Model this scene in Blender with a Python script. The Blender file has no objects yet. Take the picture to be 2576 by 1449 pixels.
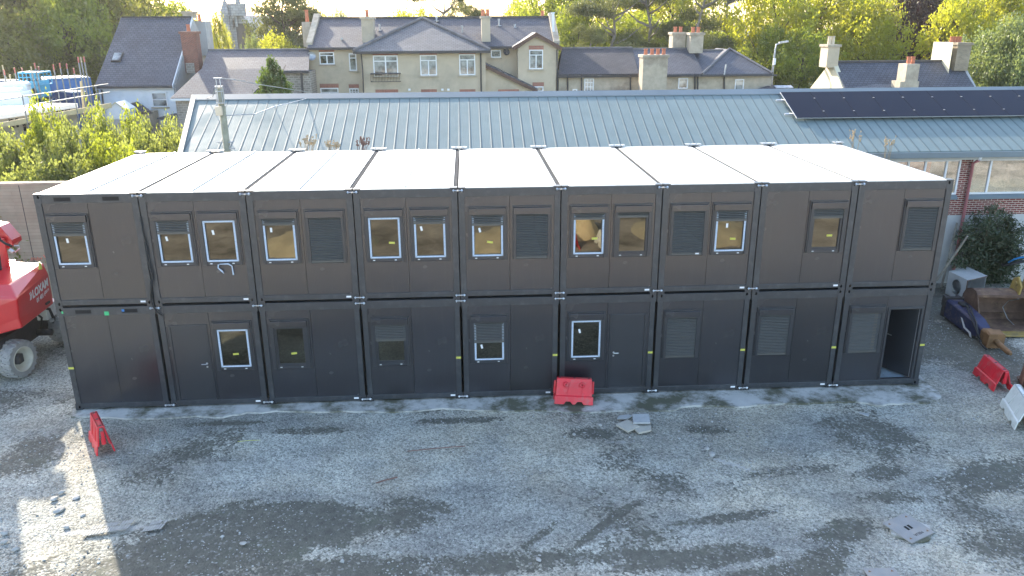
import bpy, bmesh, math, random
import numpy as np
from mathutils import Vector, Matrix
random.seed(7); rng = np.random.default_rng(7)
R = math.radians
scn = bpy.context.scene
col = scn.collection

# ------------------------------------------------------------------ camera
CF = 789.1734                      # focal length in pixels at 1024 wide
CAM = Vector((-0.9283, -18.4693, 9.2079))
YAW, PITCH, ROLL = 0.0557, -0.3243, -0.0051
FW = Vector((math.sin(YAW)*math.cos(PITCH), math.cos(YAW)*math.cos(PITCH), math.sin(PITCH)))
r0 = Vector((math.cos(YAW), -math.sin(YAW), 0)); u0 = r0.cross(FW)
RT = math.cos(ROLL)*r0 + math.sin(ROLL)*u0
UP = -math.sin(ROLL)*r0 + math.cos(ROLL)*u0
cd = bpy.data.cameras.new('camera'); cam = bpy.data.objects.new('camera', cd); col.objects.link(cam)
cd.sensor_width = 36; cd.lens = CF/1024*36; cd.clip_start = 0.1; cd.clip_end = 2000
m = Matrix((RT, UP, -FW)).transposed().to_4x4(); m.translation = CAM
cam.matrix_world = m
scn.camera = cam

# ------------------------------------------------------------------ light
SUN_EL, SUN_AZ = R(27), R(29.6)    # azimuth measured from +Y towards -X
sdir = Vector((-math.sin(SUN_AZ)*math.cos(SUN_EL), math.cos(SUN_AZ)*math.cos(SUN_EL), math.sin(SUN_EL)))
w = bpy.data.worlds.new("World"); scn.world = w; w.use_nodes = True
nt = w.node_tree; bg = nt.nodes['Background']
sky = nt.nodes.new('ShaderNodeTexSky'); sky.sky_type = 'NISHITA'; sky.sun_disc = False
sky.sun_elevation = SUN_EL; sky.sun_rotation = -SUN_AZ; sky.dust_density = 1.6; sky.air_density = 1.0; sky.ozone_density = 1.0
nt.links.new(sky.outputs[0], bg.inputs[0]); bg.inputs[1].default_value = 0.15
sl = bpy.data.lights.new('sun', 'SUN'); sl.energy = 3.0; sl.angle = R(0.6); sl.color = (1.0, 0.9, 0.74)
so = bpy.data.objects.new('sun', sl); col.objects.link(so); so.rotation_euler = sdir.to_track_quat('Z', 'Y').to_euler()
scn.view_settings.view_transform = 'Standard'; scn.view_settings.look = 'None'
scn.view_settings.exposure = 2.0; scn.view_settings.gamma = 1.0

# ------------------------------------------------------------------ helpers
KPX = 1024/2576
def ray(px, py):
    return FW + RT*((px*KPX-512)/CF) + UP*((288-py*KPX)/CF)
def P(px, py, Y):
    d = ray(px, py); return CAM + d*((Y-CAM.y)/d.y)
def G(px, py, z=0.0):
    d = ray(px, py); return CAM + d*((z-CAM.z)/d.z)

def tag(o, label=None, cat=None, group=None, kind=None):
    if label: o['label'] = label
    if cat: o['category'] = cat
    if group: o['group'] = group
    if kind: o['kind'] = kind
    return o
def empty(name, loc=(0, 0, 0), label=None, cat=None, group=None, rz=0):
    o = bpy.data.objects.new(name, None); col.objects.link(o)
    o.location = loc; o.rotation_euler.z = rz; o.empty_display_size = .2
    return tag(o, label, cat, group)
KIDS = {}
def copy_tree(o, parent=None):
    c = o.copy(); col.objects.link(c); c.parent = parent
    for k in KIDS.get(o.name, []): copy_tree(k, c)
    return c
def root_loc(o):
    v = Vector((0, 0, 0))
    while o: v += Vector(o.location); o = o.parent
    return v

class MB:
    def __init__(s): s.v = []; s.f = []; s.mi = []
    def add(s, vs, fs, mi=0):
        b = len(s.v); s.v += [Vector(p) for p in vs]
        for f in fs: s.f.append([b+i for i in f]); s.mi.append(mi)
        return s
    def box(s, x0, y0, z0, x1, y1, z1, mi=0):
        return s.add([(x0,y0,z0),(x1,y0,z0),(x1,y1,z0),(x0,y1,z0),(x0,y0,z1),(x1,y0,z1),(x1,y1,z1),(x0,y1,z1)],
              [(3,2,1,0),(4,5,6,7),(0,1,5,4),(1,2,6,5),(2,3,7,6),(3,0,4,7)], mi)
    def obox(s, c, size, M=None, mi=0):
        M = M or Matrix.Identity(3); c = Vector(c); a, b, d = [q/2 for q in size]
        vs = [c + M @ Vector(p) for p in ((-a,-b,-d),(a,-b,-d),(a,b,-d),(-a,b,-d),(-a,-b,d),(a,-b,d),(a,b,d),(-a,b,d))]
        return s.add(vs, [(3,2,1,0),(4,5,6,7),(0,1,5,4),(1,2,6,5),(2,3,7,6),(3,0,4,7)], mi)
    def prism(s, poly, vec, mi=0):
        n = len(poly); vec = Vector(vec); a = [Vector(p) for p in poly]; b = [p+vec for p in a]
        fs = [tuple(range(n)), tuple(range(2*n-1, n-1, -1))] + [(i, (i+1) % n, n+(i+1) % n, n+i) for i in range(n)]
        return s.add(a+b, fs, mi)
    def poly(s, pts, mi=0): return s.add(pts, [tuple(range(len(pts)))], mi)
    def cyl(s, p0, p1, r0, r1=None, n=10, mi=0, cap=True):
        return s.tube([p0, p1], [r0, r0 if r1 is None else r1], n, mi, cap)
    def tube(s, pts, r, n=6, mi=0, cap=True):
        pts = [Vector(p) for p in pts]; k = len(pts)
        rs = r if isinstance(r, (list, tuple)) else [r]*k
        vs = []; pu = None
        for i, p in enumerate(pts):
            t = (pts[min(i+1, k-1)] - pts[max(i-1, 0)]).normalized()
            if pu is None: pu = t.orthogonal().normalized()
            pu = (pu - t*pu.dot(t)).normalized(); w2 = t.cross(pu)
            vs += [p + (pu*math.cos(2*math.pi*j/n) + w2*math.sin(2*math.pi*j/n))*rs[i] for j in range(n)]
        fs = [(i*n+j, i*n+(j+1) % n, (i+1)*n+(j+1) % n, (i+1)*n+j) for i in range(k-1) for j in range(n)]
        if cap: fs += [tuple(range(n-1, -1, -1)), tuple(range((k-1)*n, k*n))]
        return s.add(vs, fs, mi)
    def lathe(s, c, ax, prof, n=24, mi=0):      # prof: (radius, along)
        c = Vector(c); ax = Vector(ax).normalized(); u = ax.orthogonal().normalized(); w2 = ax.cross(u); vs = []
        for (r, a) in prof:
            vs += [c + ax*a + (u*math.cos(2*math.pi*j/n) + w2*math.sin(2*math.pi*j/n))*r for j in range(n)]
        k = len(prof)
        return s.add(vs, [(i*n+j, i*n+(j+1) % n, (i+1)*n+(j+1) % n, (i+1)*n+j) for i in range(k-1) for j in range(n)], mi)
    def build(s, name, mat, parent=None, bevel=0, smooth=False, origin=None, jit=0):
        org = root_loc(parent) if parent else Vector(origin or (0, 0, 0))
        me = bpy.data.meshes.new(name)
        me.from_pydata([p-org for p in s.v], [], s.f)
        mats = mat if isinstance(mat, (list, tuple)) else [mat]
        for q in mats: me.materials.append(q)
        me.polygons.foreach_set('material_index', s.mi)
        bm = bmesh.new(); bm.from_mesh(me); bmesh.ops.recalc_face_normals(bm, faces=bm.faces)
        uvl = bm.loops.layers.uv.new('UVMap'); Z = Vector((0, 0, 1))
        for f in bm.faces:
            nn = f.normal
            t = Z.cross(nn)
            if t.length < .05: t = Vector((1, 0, 0)); b = Vector((0, 1, 0))
            else:
                t.normalize(); b = nn.cross(t)
            for l in f.loops:
                q = l.vert.co + org; l[uvl].uv = (q.dot(t), q.dot(b))
        bm.to_mesh(me); bm.free()
        if smooth: me.polygons.foreach_set('use_smooth', [True]*len(me.polygons))
        me.update()
        o = bpy.data.objects.new(name, me); col.objects.link(o)
        if parent: o.parent = parent; KIDS.setdefault(parent.name, []).append(o)
        else: o.location = org
        if bevel:
            md = o.modifiers.new('bevel', 'BEVEL'); md.width = bevel; md.segments = 2; md.limit_method = 'ANGLE'; md.angle_limit = R(35)
        return o

# ------------------------------------------------------------------ materials
def nodes(name):
    mt = bpy.data.materials.new(name); mt.use_nodes = True; n = mt.node_tree
    return mt, n, n.nodes['Principled BSDF'], n.links.new
def ramp(n, a, b, p0=.35, p1=.65):
    r = n.nodes.new('ShaderNodeValToRGB'); r.color_ramp.elements[0].color = (*a, 1); r.color_ramp.elements[1].color = (*b, 1)
    r.color_ramp.elements[0].position = p0; r.color_ramp.elements[1].position = p1; return r
def noise(n, sc, det=4, rough=.6, src='Object'):
    tc = n.nodes.new('ShaderNodeTexCoord'); x = n.nodes.new('ShaderNodeTexNoise')
    x.inputs['Scale'].default_value = sc; x.inputs['Detail'].default_value = det; x.inputs['Roughness'].default_value = rough
    n.links.new(tc.outputs[src], x.inputs['Vector']); return x
def mat(name, c, rough=.6, var=.12, sc=3, metal=0, bump=0, bsc=40, dirt=None, dirt_amt=.5, dirt_sc=1.2, spec=.5, coat=0, dlo=.5, dhi=.68):
    mt, n, bs, L = nodes(name)
    a = tuple(max(0, q*(1-var)) for q in c); b = tuple(min(1, q*(1+var)) for q in c)
    nz = noise(n, sc); rp = ramp(n, a, b, .3, .7); L(nz.outputs[0], rp.inputs[0]); out = rp.outputs[0]
    if dirt:
        n2 = noise(n, dirt_sc, 8, .7); r2 = ramp(n, (0, 0, 0), (dirt_amt,)*3, dlo, dhi); L(n2.outputs[0], r2.inputs[0])
        mx = n.nodes.new('ShaderNodeMix'); mx.data_type = 'RGBA'; L(r2.outputs[0], mx.inputs[0]); L(out, mx.inputs[6]); mx.inputs[7].default_value = (*dirt, 1); out = mx.outputs[2]
    L(out, bs.inputs['Base Color'])
    bs.inputs['Roughness'].default_value = rough; bs.inputs['Metallic'].default_value = metal
    bs.inputs['Specular IOR Level'].default_value = spec
    if coat: bs.inputs['Coat Weight'].default_value = coat; bs.inputs['Coat Roughness'].default_value = .08
    if bump:
        n3 = noise(n, bsc, 3); bp = n.nodes.new('ShaderNodeBump'); bp.inputs['Strength'].default_value = bump; bp.inputs['Distance'].default_value = .02
        L(n3.outputs[0], bp.inputs['Height']); L(bp.outputs[0], bs.inputs['Normal'])
    return mt
def brickmat(name, c1, c2, mortar, bw, bh, mo, rough=.8, var=.25, offs=.5, bump=.4, vsc=.6, spec=.5):
    mt, n, bs, L = nodes(name)
    tc = n.nodes.new('ShaderNodeTexCoord'); br = n.nodes.new('ShaderNodeTexBrick')
    L(tc.outputs['UV'], br.inputs['Vector']); br.offset = offs
    br.inputs['Scale'].default_value = 1; br.inputs['Brick Width'].default_value = bw; br.inputs['Row Height'].default_value = bh
    br.inputs['Mortar Size'].default_value = mo; br.inputs['Mortar Smooth'].default_value = .2; br.inputs['Bias'].default_value = 0
    br.inputs['Color1'].default_value = (*c1, 1); br.inputs['Color2'].default_value = (*c2, 1); br.inputs['Mortar'].default_value = (*mortar, 1)
    nz = noise(n, vsc, 8, .7); rp = ramp(n, (1-var,)*3, (1+var,)*3, .3, .7); L(nz.outputs[0], rp.inputs[0])
    mx = n.nodes.new('ShaderNodeMix'); mx.data_type = 'RGBA'; mx.blend_type = 'MULTIPLY'; mx.inputs[0].default_value = 1
    L(br.outputs[0], mx.inputs[6]); L(rp.outputs[0], mx.inputs[7]); L(mx.outputs[2], bs.inputs['Base Color'])
    bs.inputs['Roughness'].default_value = rough; bs.inputs['Specular IOR Level'].default_value = spec
    bp = n.nodes.new('ShaderNodeBump'); bp.inputs['Strength'].default_value = bump; bp.inputs['Distance'].default_value = .02; bp.invert = True
    L(br.outputs['Fac'], bp.inputs['Height']); L(bp.outputs[0], bs.inputs['Normal'])
    return mt
def panelmat(name, c, rough, wav_sc, strength=.25, spec=.5, axis='X', coat=0):
    """painted sheet with fine parallel corrugations (bump only) and slight mottling"""
    mt, n, bs, L = nodes(name)
    nz = noise(n, 1.3, 5); rp = ramp(n, tuple(q*.93 for q in c), tuple(q*1.07 for q in c), .3, .7); L(nz.outputs[0], rp.inputs[0])
    n2 = noise(n, 7, 9, .75); r2 = ramp(n, (0, 0, 0), (.0,)*3, .7, .8); L(n2.outputs[0], r2.inputs[0])
    mx = n.nodes.new('ShaderNodeMix'); mx.data_type = 'RGBA'; L(r2.outputs[0], mx.inputs[0]); L(rp.outputs[0], mx.inputs[6]); mx.inputs[7].default_value = tuple(min(1, q*1.6) for q in c)+(1,)
    tc0 = n.nodes.new('ShaderNodeTexCoord'); mp = n.nodes.new('ShaderNodeMapping'); mp.inputs['Scale'].default_value = (9, .7, 1); L(tc0.outputs['UV'], mp.inputs['Vector'])
    n7 = n.nodes.new('ShaderNodeTexNoise'); n7.inputs['Scale'].default_value = 1; n7.inputs['Detail'].default_value = 6; n7.inputs['Roughness'].default_value = .7; L(mp.outputs[0], n7.inputs['Vector'])
    r7 = ramp(n, (0, 0, 0), (.55,)*3, .52, .74); L(n7.outputs[0], r7.inputs[0])
    m7 = n.nodes.new('ShaderNodeMix'); m7.data_type = 'RGBA'; L(r7.outputs[0], m7.inputs[0]); L(mx.outputs[2], m7.inputs[6]); m7.inputs[7].default_value = tuple(q*.72+.016 for q in c)+(1,)
    oi = n.nodes.new('ShaderNodeObjectInfo'); r8 = ramp(n, (.8,)*3, (1.2,)*3, 0, 1); L(oi.outputs['Random'], r8.inputs[0])
    m8 = n.nodes.new('ShaderNodeMix'); m8.data_type = 'RGBA'; m8.blend_type = 'MULTIPLY'; m8.inputs[0].default_value = 1 if c[0] < .1 else 0; L(m7.outputs[2], m8.inputs[6]); L(r8.outputs[0], m8.inputs[7])
    L(m8.outputs[2], bs.inputs['Base Color']); bs.inputs['Specular IOR Level'].default_value = spec
    bs.inputs['Coat Weight'].default_value = coat; bs.inputs['Coat Roughness'].default_value = .3
    n4 = noise(n, .8, 3); r4 = ramp(n, (rough*.8,)*3, (rough*1.2,)*3, .3, .7); L(n4.outputs[0], r4.inputs[0]); L(r4.outputs[0], bs.inputs['Roughness'])
    tc = n.nodes.new('ShaderNodeTexCoord'); wv = n.nodes.new('ShaderNodeTexWave'); wv.bands_direction = axis
    wv.inputs['Scale'].default_value = wav_sc; L(tc.outputs['UV'], wv.inputs['Vector'])
    bp = n.nodes.new('ShaderNodeBump'); bp.inputs['Strength'].default_value = strength; bp.inputs['Distance'].default_value = .004
    L(wv.outputs[0], bp.inputs['Height'])
    n5 = noise(n, 1.1, 2); b2 = n.nodes.new('ShaderNodeBump'); b2.inputs['Strength'].default_value = .25; b2.inputs['Distance'].default_value = .02
    L(n5.outputs[0], b2.inputs['Height']); L(bp.outputs[0], b2.inputs['Normal']); L(b2.outputs[0], bs.inputs['Normal'])
    return mt
def leafmat(name, c, tr, tw=.45, var=.35, sc=.35):
    mt, n, bs, L = nodes(name); n.nodes.remove(bs); out = n.nodes['Material Output']
    nz = noise(n, sc, 5, .7); n2 = noise(n, sc*9, 2)
    ad = n.nodes.new('ShaderNodeMath'); ad.operation = 'MULTIPLY_ADD'; ad.inputs[1].default_value = .45
    L(n2.outputs[0], ad.inputs[0])
    m2 = n.nodes.new('ShaderNodeMath'); m2.operation = 'MULTIPLY'; m2.inputs[1].default_value = .55; L(nz.outputs[0], m2.inputs[0]); L(m2.outputs[0], ad.inputs[2])
    rp = ramp(n, tuple(q*(1-var) for q in c), tuple(q*(1+var) for q in c), .36, .64); L(ad.outputs[0], rp.inputs[0])
    r3 = ramp(n, tuple(q*(1-var) for q in tr), tuple(min(1, q*(1+var)) for q in tr), .36, .64); L(ad.outputs[0], r3.inputs[0])
    d = n.nodes.new('ShaderNodeBsdfDiffuse'); t = n.nodes.new('ShaderNodeBsdfTranslucent'); g = n.nodes.new('ShaderNodeBsdfGlossy')
    g.inputs['Roughness'].default_value = .45; g.inputs['Color'].default_value = (.9, .9, .8, 1)
    L(rp.outputs[0], d.inputs[0]); L(r3.outputs[0], t.inputs[0])
    x = n.nodes.new('ShaderNodeMixShader'); x.inputs[0].default_value = tw; L(d.outputs[0], x.inputs[1]); L(t.outputs[0], x.inputs[2])
    y = n.nodes.new('ShaderNodeMixShader'); y.inputs[0].default_value = .05; L(x.outputs[0], y.inputs[1]); L(g.outputs[0], y.inputs[2])
    L(y.outputs[0], out.inputs[0]); return mt
def glassmat(name, tint, refl, see=(.25, .25, .25), wob=.02):
    """tinted, coated window glass: part see-through, part mirror"""
    mt, n, bs, L = nodes(name); n.nodes.remove(bs); out = n.nodes['Material Output']
    g = n.nodes.new('ShaderNodeBsdfGlossy'); g.inputs['Roughness'].default_value = .015; g.inputs['Color'].default_value = (*tint, 1)
    t = n.nodes.new('ShaderNodeBsdfTransparent'); t.inputs[0].default_value = (*see, 1)
    nz = noise(n, 2.2, 2); bp = n.nodes.new('ShaderNodeBump'); bp.inputs['Strength'].default_value = wob; bp.inputs['Distance'].default_value = .05
    L(nz.outputs[0], bp.inputs['Height']); L(bp.outputs[0], g.inputs['Normal'])
    x = n.nodes.new('ShaderNodeMixShader'); x.inputs[0].default_value = refl; L(t.outputs[0], x.inputs[1]); L(g.outputs[0], x.inputs[2])
    L(x.outputs[0], out.inputs[0]); return mt

M = {}
M['anth'] = panelmat('anthracite_panel', (.008, .010, .016), .25, 9, .22, 1.0, coat=.7)
M['frame'] = mat('anthracite_frame', (.022, .027, .033), .36, .15, 2, dirt=(.11, .115, .12), dirt_amt=.35, dirt_sc=5, spec=.9)
M['trim'] = mat('anthracite_trim', (.018, .022, .028), .33, .1, 3, spec=.9)
M['shut'] = mat('shutter_slat', (.085, .085, .078), .4, .08, 6, spec=.6)
M['black'] = mat('black_void', (.006, .006, .007), .9, 0)
M['matt'] = mat('matt_gutter_seal', (.10, .10, .10), 1.0, .15, 5, spec=.0)
M['rubber'] = mat('black_rubber', (.02, .02, .02), .7, .2, 8)
M['roofsheet'] = mat('galvanised_roof_sheet', (.60, .59, .56), .36, .06, 1.5, metal=.3, dirt=(.36, .34, .29), dirt_amt=.55, dirt_sc=1.6)
M['galv'] = mat('galvanised_steel', (.42, .43, .44), .45, .2, 6, metal=.6, dirt=(.25, .24, .22), dirt_amt=.5, dirt_sc=4)
M['zinc'] = mat('zinc_bolt', (.62, .62, .62), .3, .1, 9, metal=.8)
M['film'] = mat('protective_film', (.50, .58, .68), .5, .16, 30)
M['white'] = mat('white_plastic', (.8, .8, .8), .4, .03)
M['yellow'] = mat('yellow_tape', (.55, .54, .09), .5, .06)
M['green'] = mat('green_tape', (.06, .5, .2), .5, .1)
M['blue'] = mat('blue_plastic', (.03, .2, .55), .4, .1)
M['cabwall'] = mat('cabin_inner_lining', (.22, .21, .19), .7, .1)
M['cabdark'] = mat('cabin_inner_dark', (.05, .05, .05), .8, .1)
M['cabfloor'] = mat('cabin_vinyl_floor', (.36, .44, .48), .5, .2, 2, dirt=(.1, .1, .1), dirt_amt=.6, dirt_sc=3)
M['pine'] = mat('raw_timber', (.52, .38, .2), .7, .2, 4)
M['glass_up'] = glassmat('cabin_glass', (1, .95, .74), .13, (.12, .12, .12))
M['red'] = mat('red_plastic', (.68, .018, .035), .42, .1, 3, dirt=(.42, .16, .14), dirt_amt=.6, dirt_sc=4, spec=.5)
M['whiteb'] = mat('white_barrier_plastic', (.72, .73, .68), .45, .06, 3, dirt=(.4, .38, .32), dirt_amt=.35, dirt_sc=5)
M['concrete'] = mat('yard_concrete', (.50, .49, .45), .85, .12, 2, bump=.2, dirt=(.10, .10, .065), dirt_amt=1.0, dirt_sc=.8, dlo=.44, dhi=.58)
M['slab'] = mat('paving_slab', (.46, .43, .36), .85, .1, 6, bump=.2, dirt=(.25, .2, .15), dirt_amt=.4, dirt_sc=7)
M['slab2'] = mat('grey_paving_slab', (.40, .41, .40), .8, .1, 8, bump=.1)
M['stone'] = mat('loose_stone', (.38, .37, .34), .85, .2, 9, bump=.4)
M['rust'] = mat('rusty_steel', (.13, .075, .05), .75, .4, 4, bump=.3, dirt=(.3, .2, .11), dirt_amt=.7, dirt_sc=2.5)
M['rust2'] = mat('worn_orange_steel', (.24, .125, .05), .7, .3, 6, bump=.3, dirt=(.12, .06, .03), dirt_amt=.7, dirt_sc=3)
M['rustrod'] = mat('rusty_bar', (.2, .115, .09), .8, .2, 8)
M['ochre'] = mat('worn_yellow_steel', (.34, .24, .06), .6, .2, 5, dirt=(.14, .11, .08), dirt_amt=.9, dirt_sc=2.4)
M['bluesteel'] = mat('blue_machine_paint', (.016, .022, .075), .45, .25, 5, dirt=(.17, .14, .12), dirt_amt=.8, dirt_sc=3)
M['darksteel'] = mat('dark_greasy_steel', (.045, .04, .038), .6, .3, 5, bump=.2)
M['cwall'] = brickmat('board_marked_concrete', (.38, .345, .25), (.33, .30, .215), (.26, .235, .175), 1.9, .115, .005, .9, .22, .37, .25, .5)
M['bluero'] = panelmat('blue_grey_roof_sheet', (.19, .24, .235), .65, 5.5, .2, .25)
M['rib_shade'] = mat('shaded_blue_grey_rib', (.115, .15, .155), .65, .06, spec=.25)  # darker than the sheet: shade on the rib sides is in the colour
M['bluetrim'] = mat('blue_grey_trim', (.155, .19, .205), .5, .08, 1)
M['brick'] = brickmat('red_brick', (.23, .05, .038), (.155, .032, .028), (.55, .46, .38), .225, .075, .011, .85, .18)
M['render'] = mat('pale_render', (.5, .5, .48), .9, .08, 1.5, bump=.2, dirt=(.3, .3, .28), dirt_amt=.6, dirt_sc=1)
M['soffit'] = mat('soffit_board', (.4, .38, .33), .7, .1)
M['upvc'] = mat('white_window_frame', (.76, .76, .76), .35, .03)
M['pinkpipe'] = mat('faded_red_pipe', (.42, .16, .16), .5, .1, 3)
M['winpane'] = glassmat('window_pane', (.95, .95, .9), .34, (.8, .8, .75), .03)
M['curtain'] = mat('net_curtain', (.55, .55, .52), .9, .15, 14)
M['reflection_salmon'] = mat('salmon_reflection_graffiti', (.95, .32, .2), .7, .08, 3)  # salmon painted as a reflection in the workshop panes; graffiti shares the colour
M['solar'] = mat('solar_cell', (.005, .006, .016), .35, .3, 30, spec=.12)
M['alu'] = mat('aluminium', (.6, .6, .6), .35, .05, metal=.7)
M['slate'] = brickmat('roof_slate', (.098, .10, .118), (.072, .074, .09), (.022, .022, .026), .32, .22, .018, .62, .28, .5, .6, .5)
M['slatebrown'] = brickmat('old_brown_slate', (.072, .065, .07), (.05, .046, .052), (.02, .018, .018), .32, .22, .018, .7, .35, .5, .6, .7)
M['slate_sunlit'] = brickmat('sunlit_slate', (.15, .15, .155), (.11, .112, .12), (.035, .034, .036), .32, .22, .018, .6, .28, .5, .6, .5)  # lighter copy of the roof slate, sunlight on the wing roofs painted in
M['stucco'] = mat('weathered_stucco', (.52, .43, .31), .9, .1, .8, bump=.15, dirt=(.28, .245, .19), dirt_amt=.6, dirt_sc=.35)
M['stucco2'] = mat('rough_grey_render', (.44, .375, .285), .95, .16, 2.5, bump=.4, dirt=(.17, .14, .11), dirt_amt=.6, dirt_sc=.6)
M['whitewall'] = mat('white_painted_wall', (.78, .8, .82), .8, .04, .6, dirt=(.55, .55, .52), dirt_amt=.4, dirt_sc=.5)
M['greywall'] = mat('grey_render_gable', (.40, .40, .39), .9, .1, 1, dirt=(.25, .25, .24), dirt_amt=.6, dirt_sc=.6)
M['creamwall'] = mat('cream_wall', (.62, .56, .40), .85, .06, 1)
M['lintel'] = brickmat('brick_lintel', (.38, .13, .08), (.28, .09, .06), (.4, .33, .27), .075, .24, .008, .85, .25, 0)
M['chimbrick'] = brickmat('chimney_brick', (.27, .08, .05), (.19, .055, .04), (.25, .2, .16), .225, .075, .01, .85, .3)
M['chimyel'] = brickmat('yellow_stock_brick', (.34, .27, .17), (.26, .2, .13), (.3, .27, .22), .225, .075, .012, .85, .3)
M['pot'] = mat('terracotta_pot', (.5, .17, .09), .8, .15, 5)
M['creampot'] = mat('cream_pot', (.6, .5, .36), .8, .1, 5)
M['lead'] = mat('lead_pipe', (.05, .045, .045), .6, .2)
M['brownbarge'] = mat('brown_bargeboard', (.1, .05, .035), .6, .2)
M['paleridge'] = mat('ridge_tile', (.16, .15, .15), .8, .25, 2)
M['stonewall'] = brickmat('rubble_stone', (.34, .30, .26), (.23, .2, .17), (.4, .36, .31), .34, .16, .03, .95, .3, .4, .6)
M['church'] = brickmat('church_stone', (.36, .35, .34), (.27, .26, .26), (.2, .19, .19), .9, .42, .03, .9, .25)
M['felt'] = mat('roof_felt', (.05, .048, .05), .8, .3, 3, dirt=(.3, .3, .3), dirt_amt=.5, dirt_sc=.8)
M['sitewhite'] = mat('white_roof_membrane', (.8, .8, .78), .6, .05, .7)
M['sitebeige'] = mat('site_blockwork', (.5, .45, .36), .9, .1, 1)
M['board'] = mat('scaffold_board', (.62, .48, .26), .8, .15, 2)
M['pole'] = mat('scaffold_tube', (.24, .25, .24), .5, .2, 4, metal=.5)
M['redcap'] = mat('orange_cap', (.6, .12, .07), .5, .05)
M['contblue'] = panelmat('blue_container_steel', (.03, .13, .34), .5, 3.6, 1.0)
M['contdark'] = panelmat('dark_blue_container_steel', (.02, .06, .2), .5, 3.6, 1.0)
M['liftblue'] = mat('light_blue_machine_paint', (.10, .42, .6), .45, .1, 3)
M['bark'] = mat('bark', (.085, .065, .05), .9, .3, 6, bump=.5, bsc=12)
M['barkgrey'] = mat('grey_bark', (.2, .175, .15), .9, .3, 6, bump=.5, bsc=12)
M['polewood'] = mat('grey_pole_timber', (.30, .28, .2), .85, .2, 5, bump=.2, dirt=(.16, .18, .1), dirt_amt=.6, dirt_sc=3)
M['oldwood'] = mat('weathered_timber', (.3, .27, .22), .85, .2, 5, dirt=(.12, .12, .08), dirt_amt=.7, dirt_sc=6)
M['hose'] = mat('blue_hose', (.02, .3, .7), .4, .1)
M['mred'] = mat('red_machine_paint', (.62, .012, .018), .3, .08, 2, spec=.8, coat=.4)
M['mdark'] = mat('machine_chassis', (.035, .035, .037), .55, .3, 4)
M['tyre'] = mat('dusty_grey_tyre', (.30, .295, .28), .85, .15, 6, bump=.2)
M['rim'] = mat('cream_wheel_rim', (.56, .54, .45), .45, .12, 5)
M['spoil'] = mat('spoil_earth', (.42, .36, .25), .95, .25, 1.6, bump=.6, bsc=5)
M['tarp'] = mat('tarpaulin', (.55, .44, .28), .7, .15, 1)
M['weed'] = mat('dry_weed', (.42, .32, .2), .9, .3, 8)

LF = dict(
 olive=leafmat('leaves_olive', (.10, .11, .035), (.36, .36, .06), .5, .5),
 yellow=leafmat('leaves_yellow_green', (.15, .17, .02), (.85, .78, .04), .55, .5),
 fresh=leafmat('leaves_fresh_green', (.085, .12, .02), (.46, .52, .035), .5, .5),
 dark=leafmat('leaves_dark_green', (.035, .05, .014), (.09, .12, .015), .35),
 pine=leafmat('pine_needles', (.08, .10, .035), (.22, .23, .05), .35, .35, .5),
 purple=leafmat('leaves_copper_purple', (.035, .014, .018), (.055, .015, .015), .3),
 willow=leafmat('leaves_pale_green', (.13, .17, .07), (.32, .38, .10), .45, .3),
 hedge=leafmat('leaves_hedge', (.10, .13, .045), (.38, .42, .08), .55, .35, 1.2),
 conifer=leafmat('leaves_laurel', (.05, .09, .02), (.16, .24, .02), .35, .35, 1.5),
 bush=leafmat('leaves_butterfly_bush', (.05, .075, .04), (.07, .1, .03), .3, .5, 2),
)

# ------------------------------------------------------------------ ground
def vnoise(x, y, sc, seed):
    r = np.random.default_rng(seed); T = r.random((256, 256))
    X = x*sc; Y = y*sc; xi = np.floor(X).astype(int); yi = np.floor(Y).astype(int); fx = X-xi; fy = Y-yi
    fx = fx*fx*(3-2*fx); fy = fy*fy*(3-2*fy); a = lambda i, j: T[(xi+i) % 256, (yi+j) % 256]
    return (a(0,0)*(1-fx)+a(1,0)*fx)*(1-fy) + (a(0,1)*(1-fx)+a(1,1)*fx)*fy
def fbm(x, y, sc, seed, o=4):
    return sum(vnoise(x, y, sc*2**i, seed+i)*.5**i for i in range(o))/sum(.5**i for i in range(o))
def axis(lo, hi, step, far):
    a = list(np.arange(lo, hi+1e-6, step)); l = lo; r = hi; s = step
    L2 = []; R2 = []
    while l > -far: s *= 1.35; l -= s; L2.append(l)
    s = step
    while r < far: s *= 1.35; r += s; R2.append(r)
    return np.array(L2[::-1]+a+R2)
gx = axis(-17, 18, .09, 700); gy = axis(-9.5, 9, .09, 700)
GX, GY = np.meshgrid(gx, gy, indexing='ij')
yard = 1/(1+np.exp(-(9.5-np.abs(GY+1))*2))*(np.abs(GX) < 24)
GZ = (fbm(GX, GY, .9, 3, 5)-.5)*.10*yard
GZ *= np.clip((-.25-GY)/1.5, .15, 1)
GZ -= .035*yard
damp = np.zeros_like(GX)
def ell(px, py, rx, ry, a=1.0, ang=0):
    c = G(px, py); dx = GX-c.x; dy = GY-c.y; ca, sa = math.cos(ang), math.sin(ang)
    u = (dx*ca+dy*sa)/rx; v = (-dx*sa+dy*ca)/ry
    wv = (fbm(GX, GY, 1.3, 21)-.5)*1.6
    return a*np.clip(1.25-(u*u+v*v+wv), 0, 1)
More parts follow.
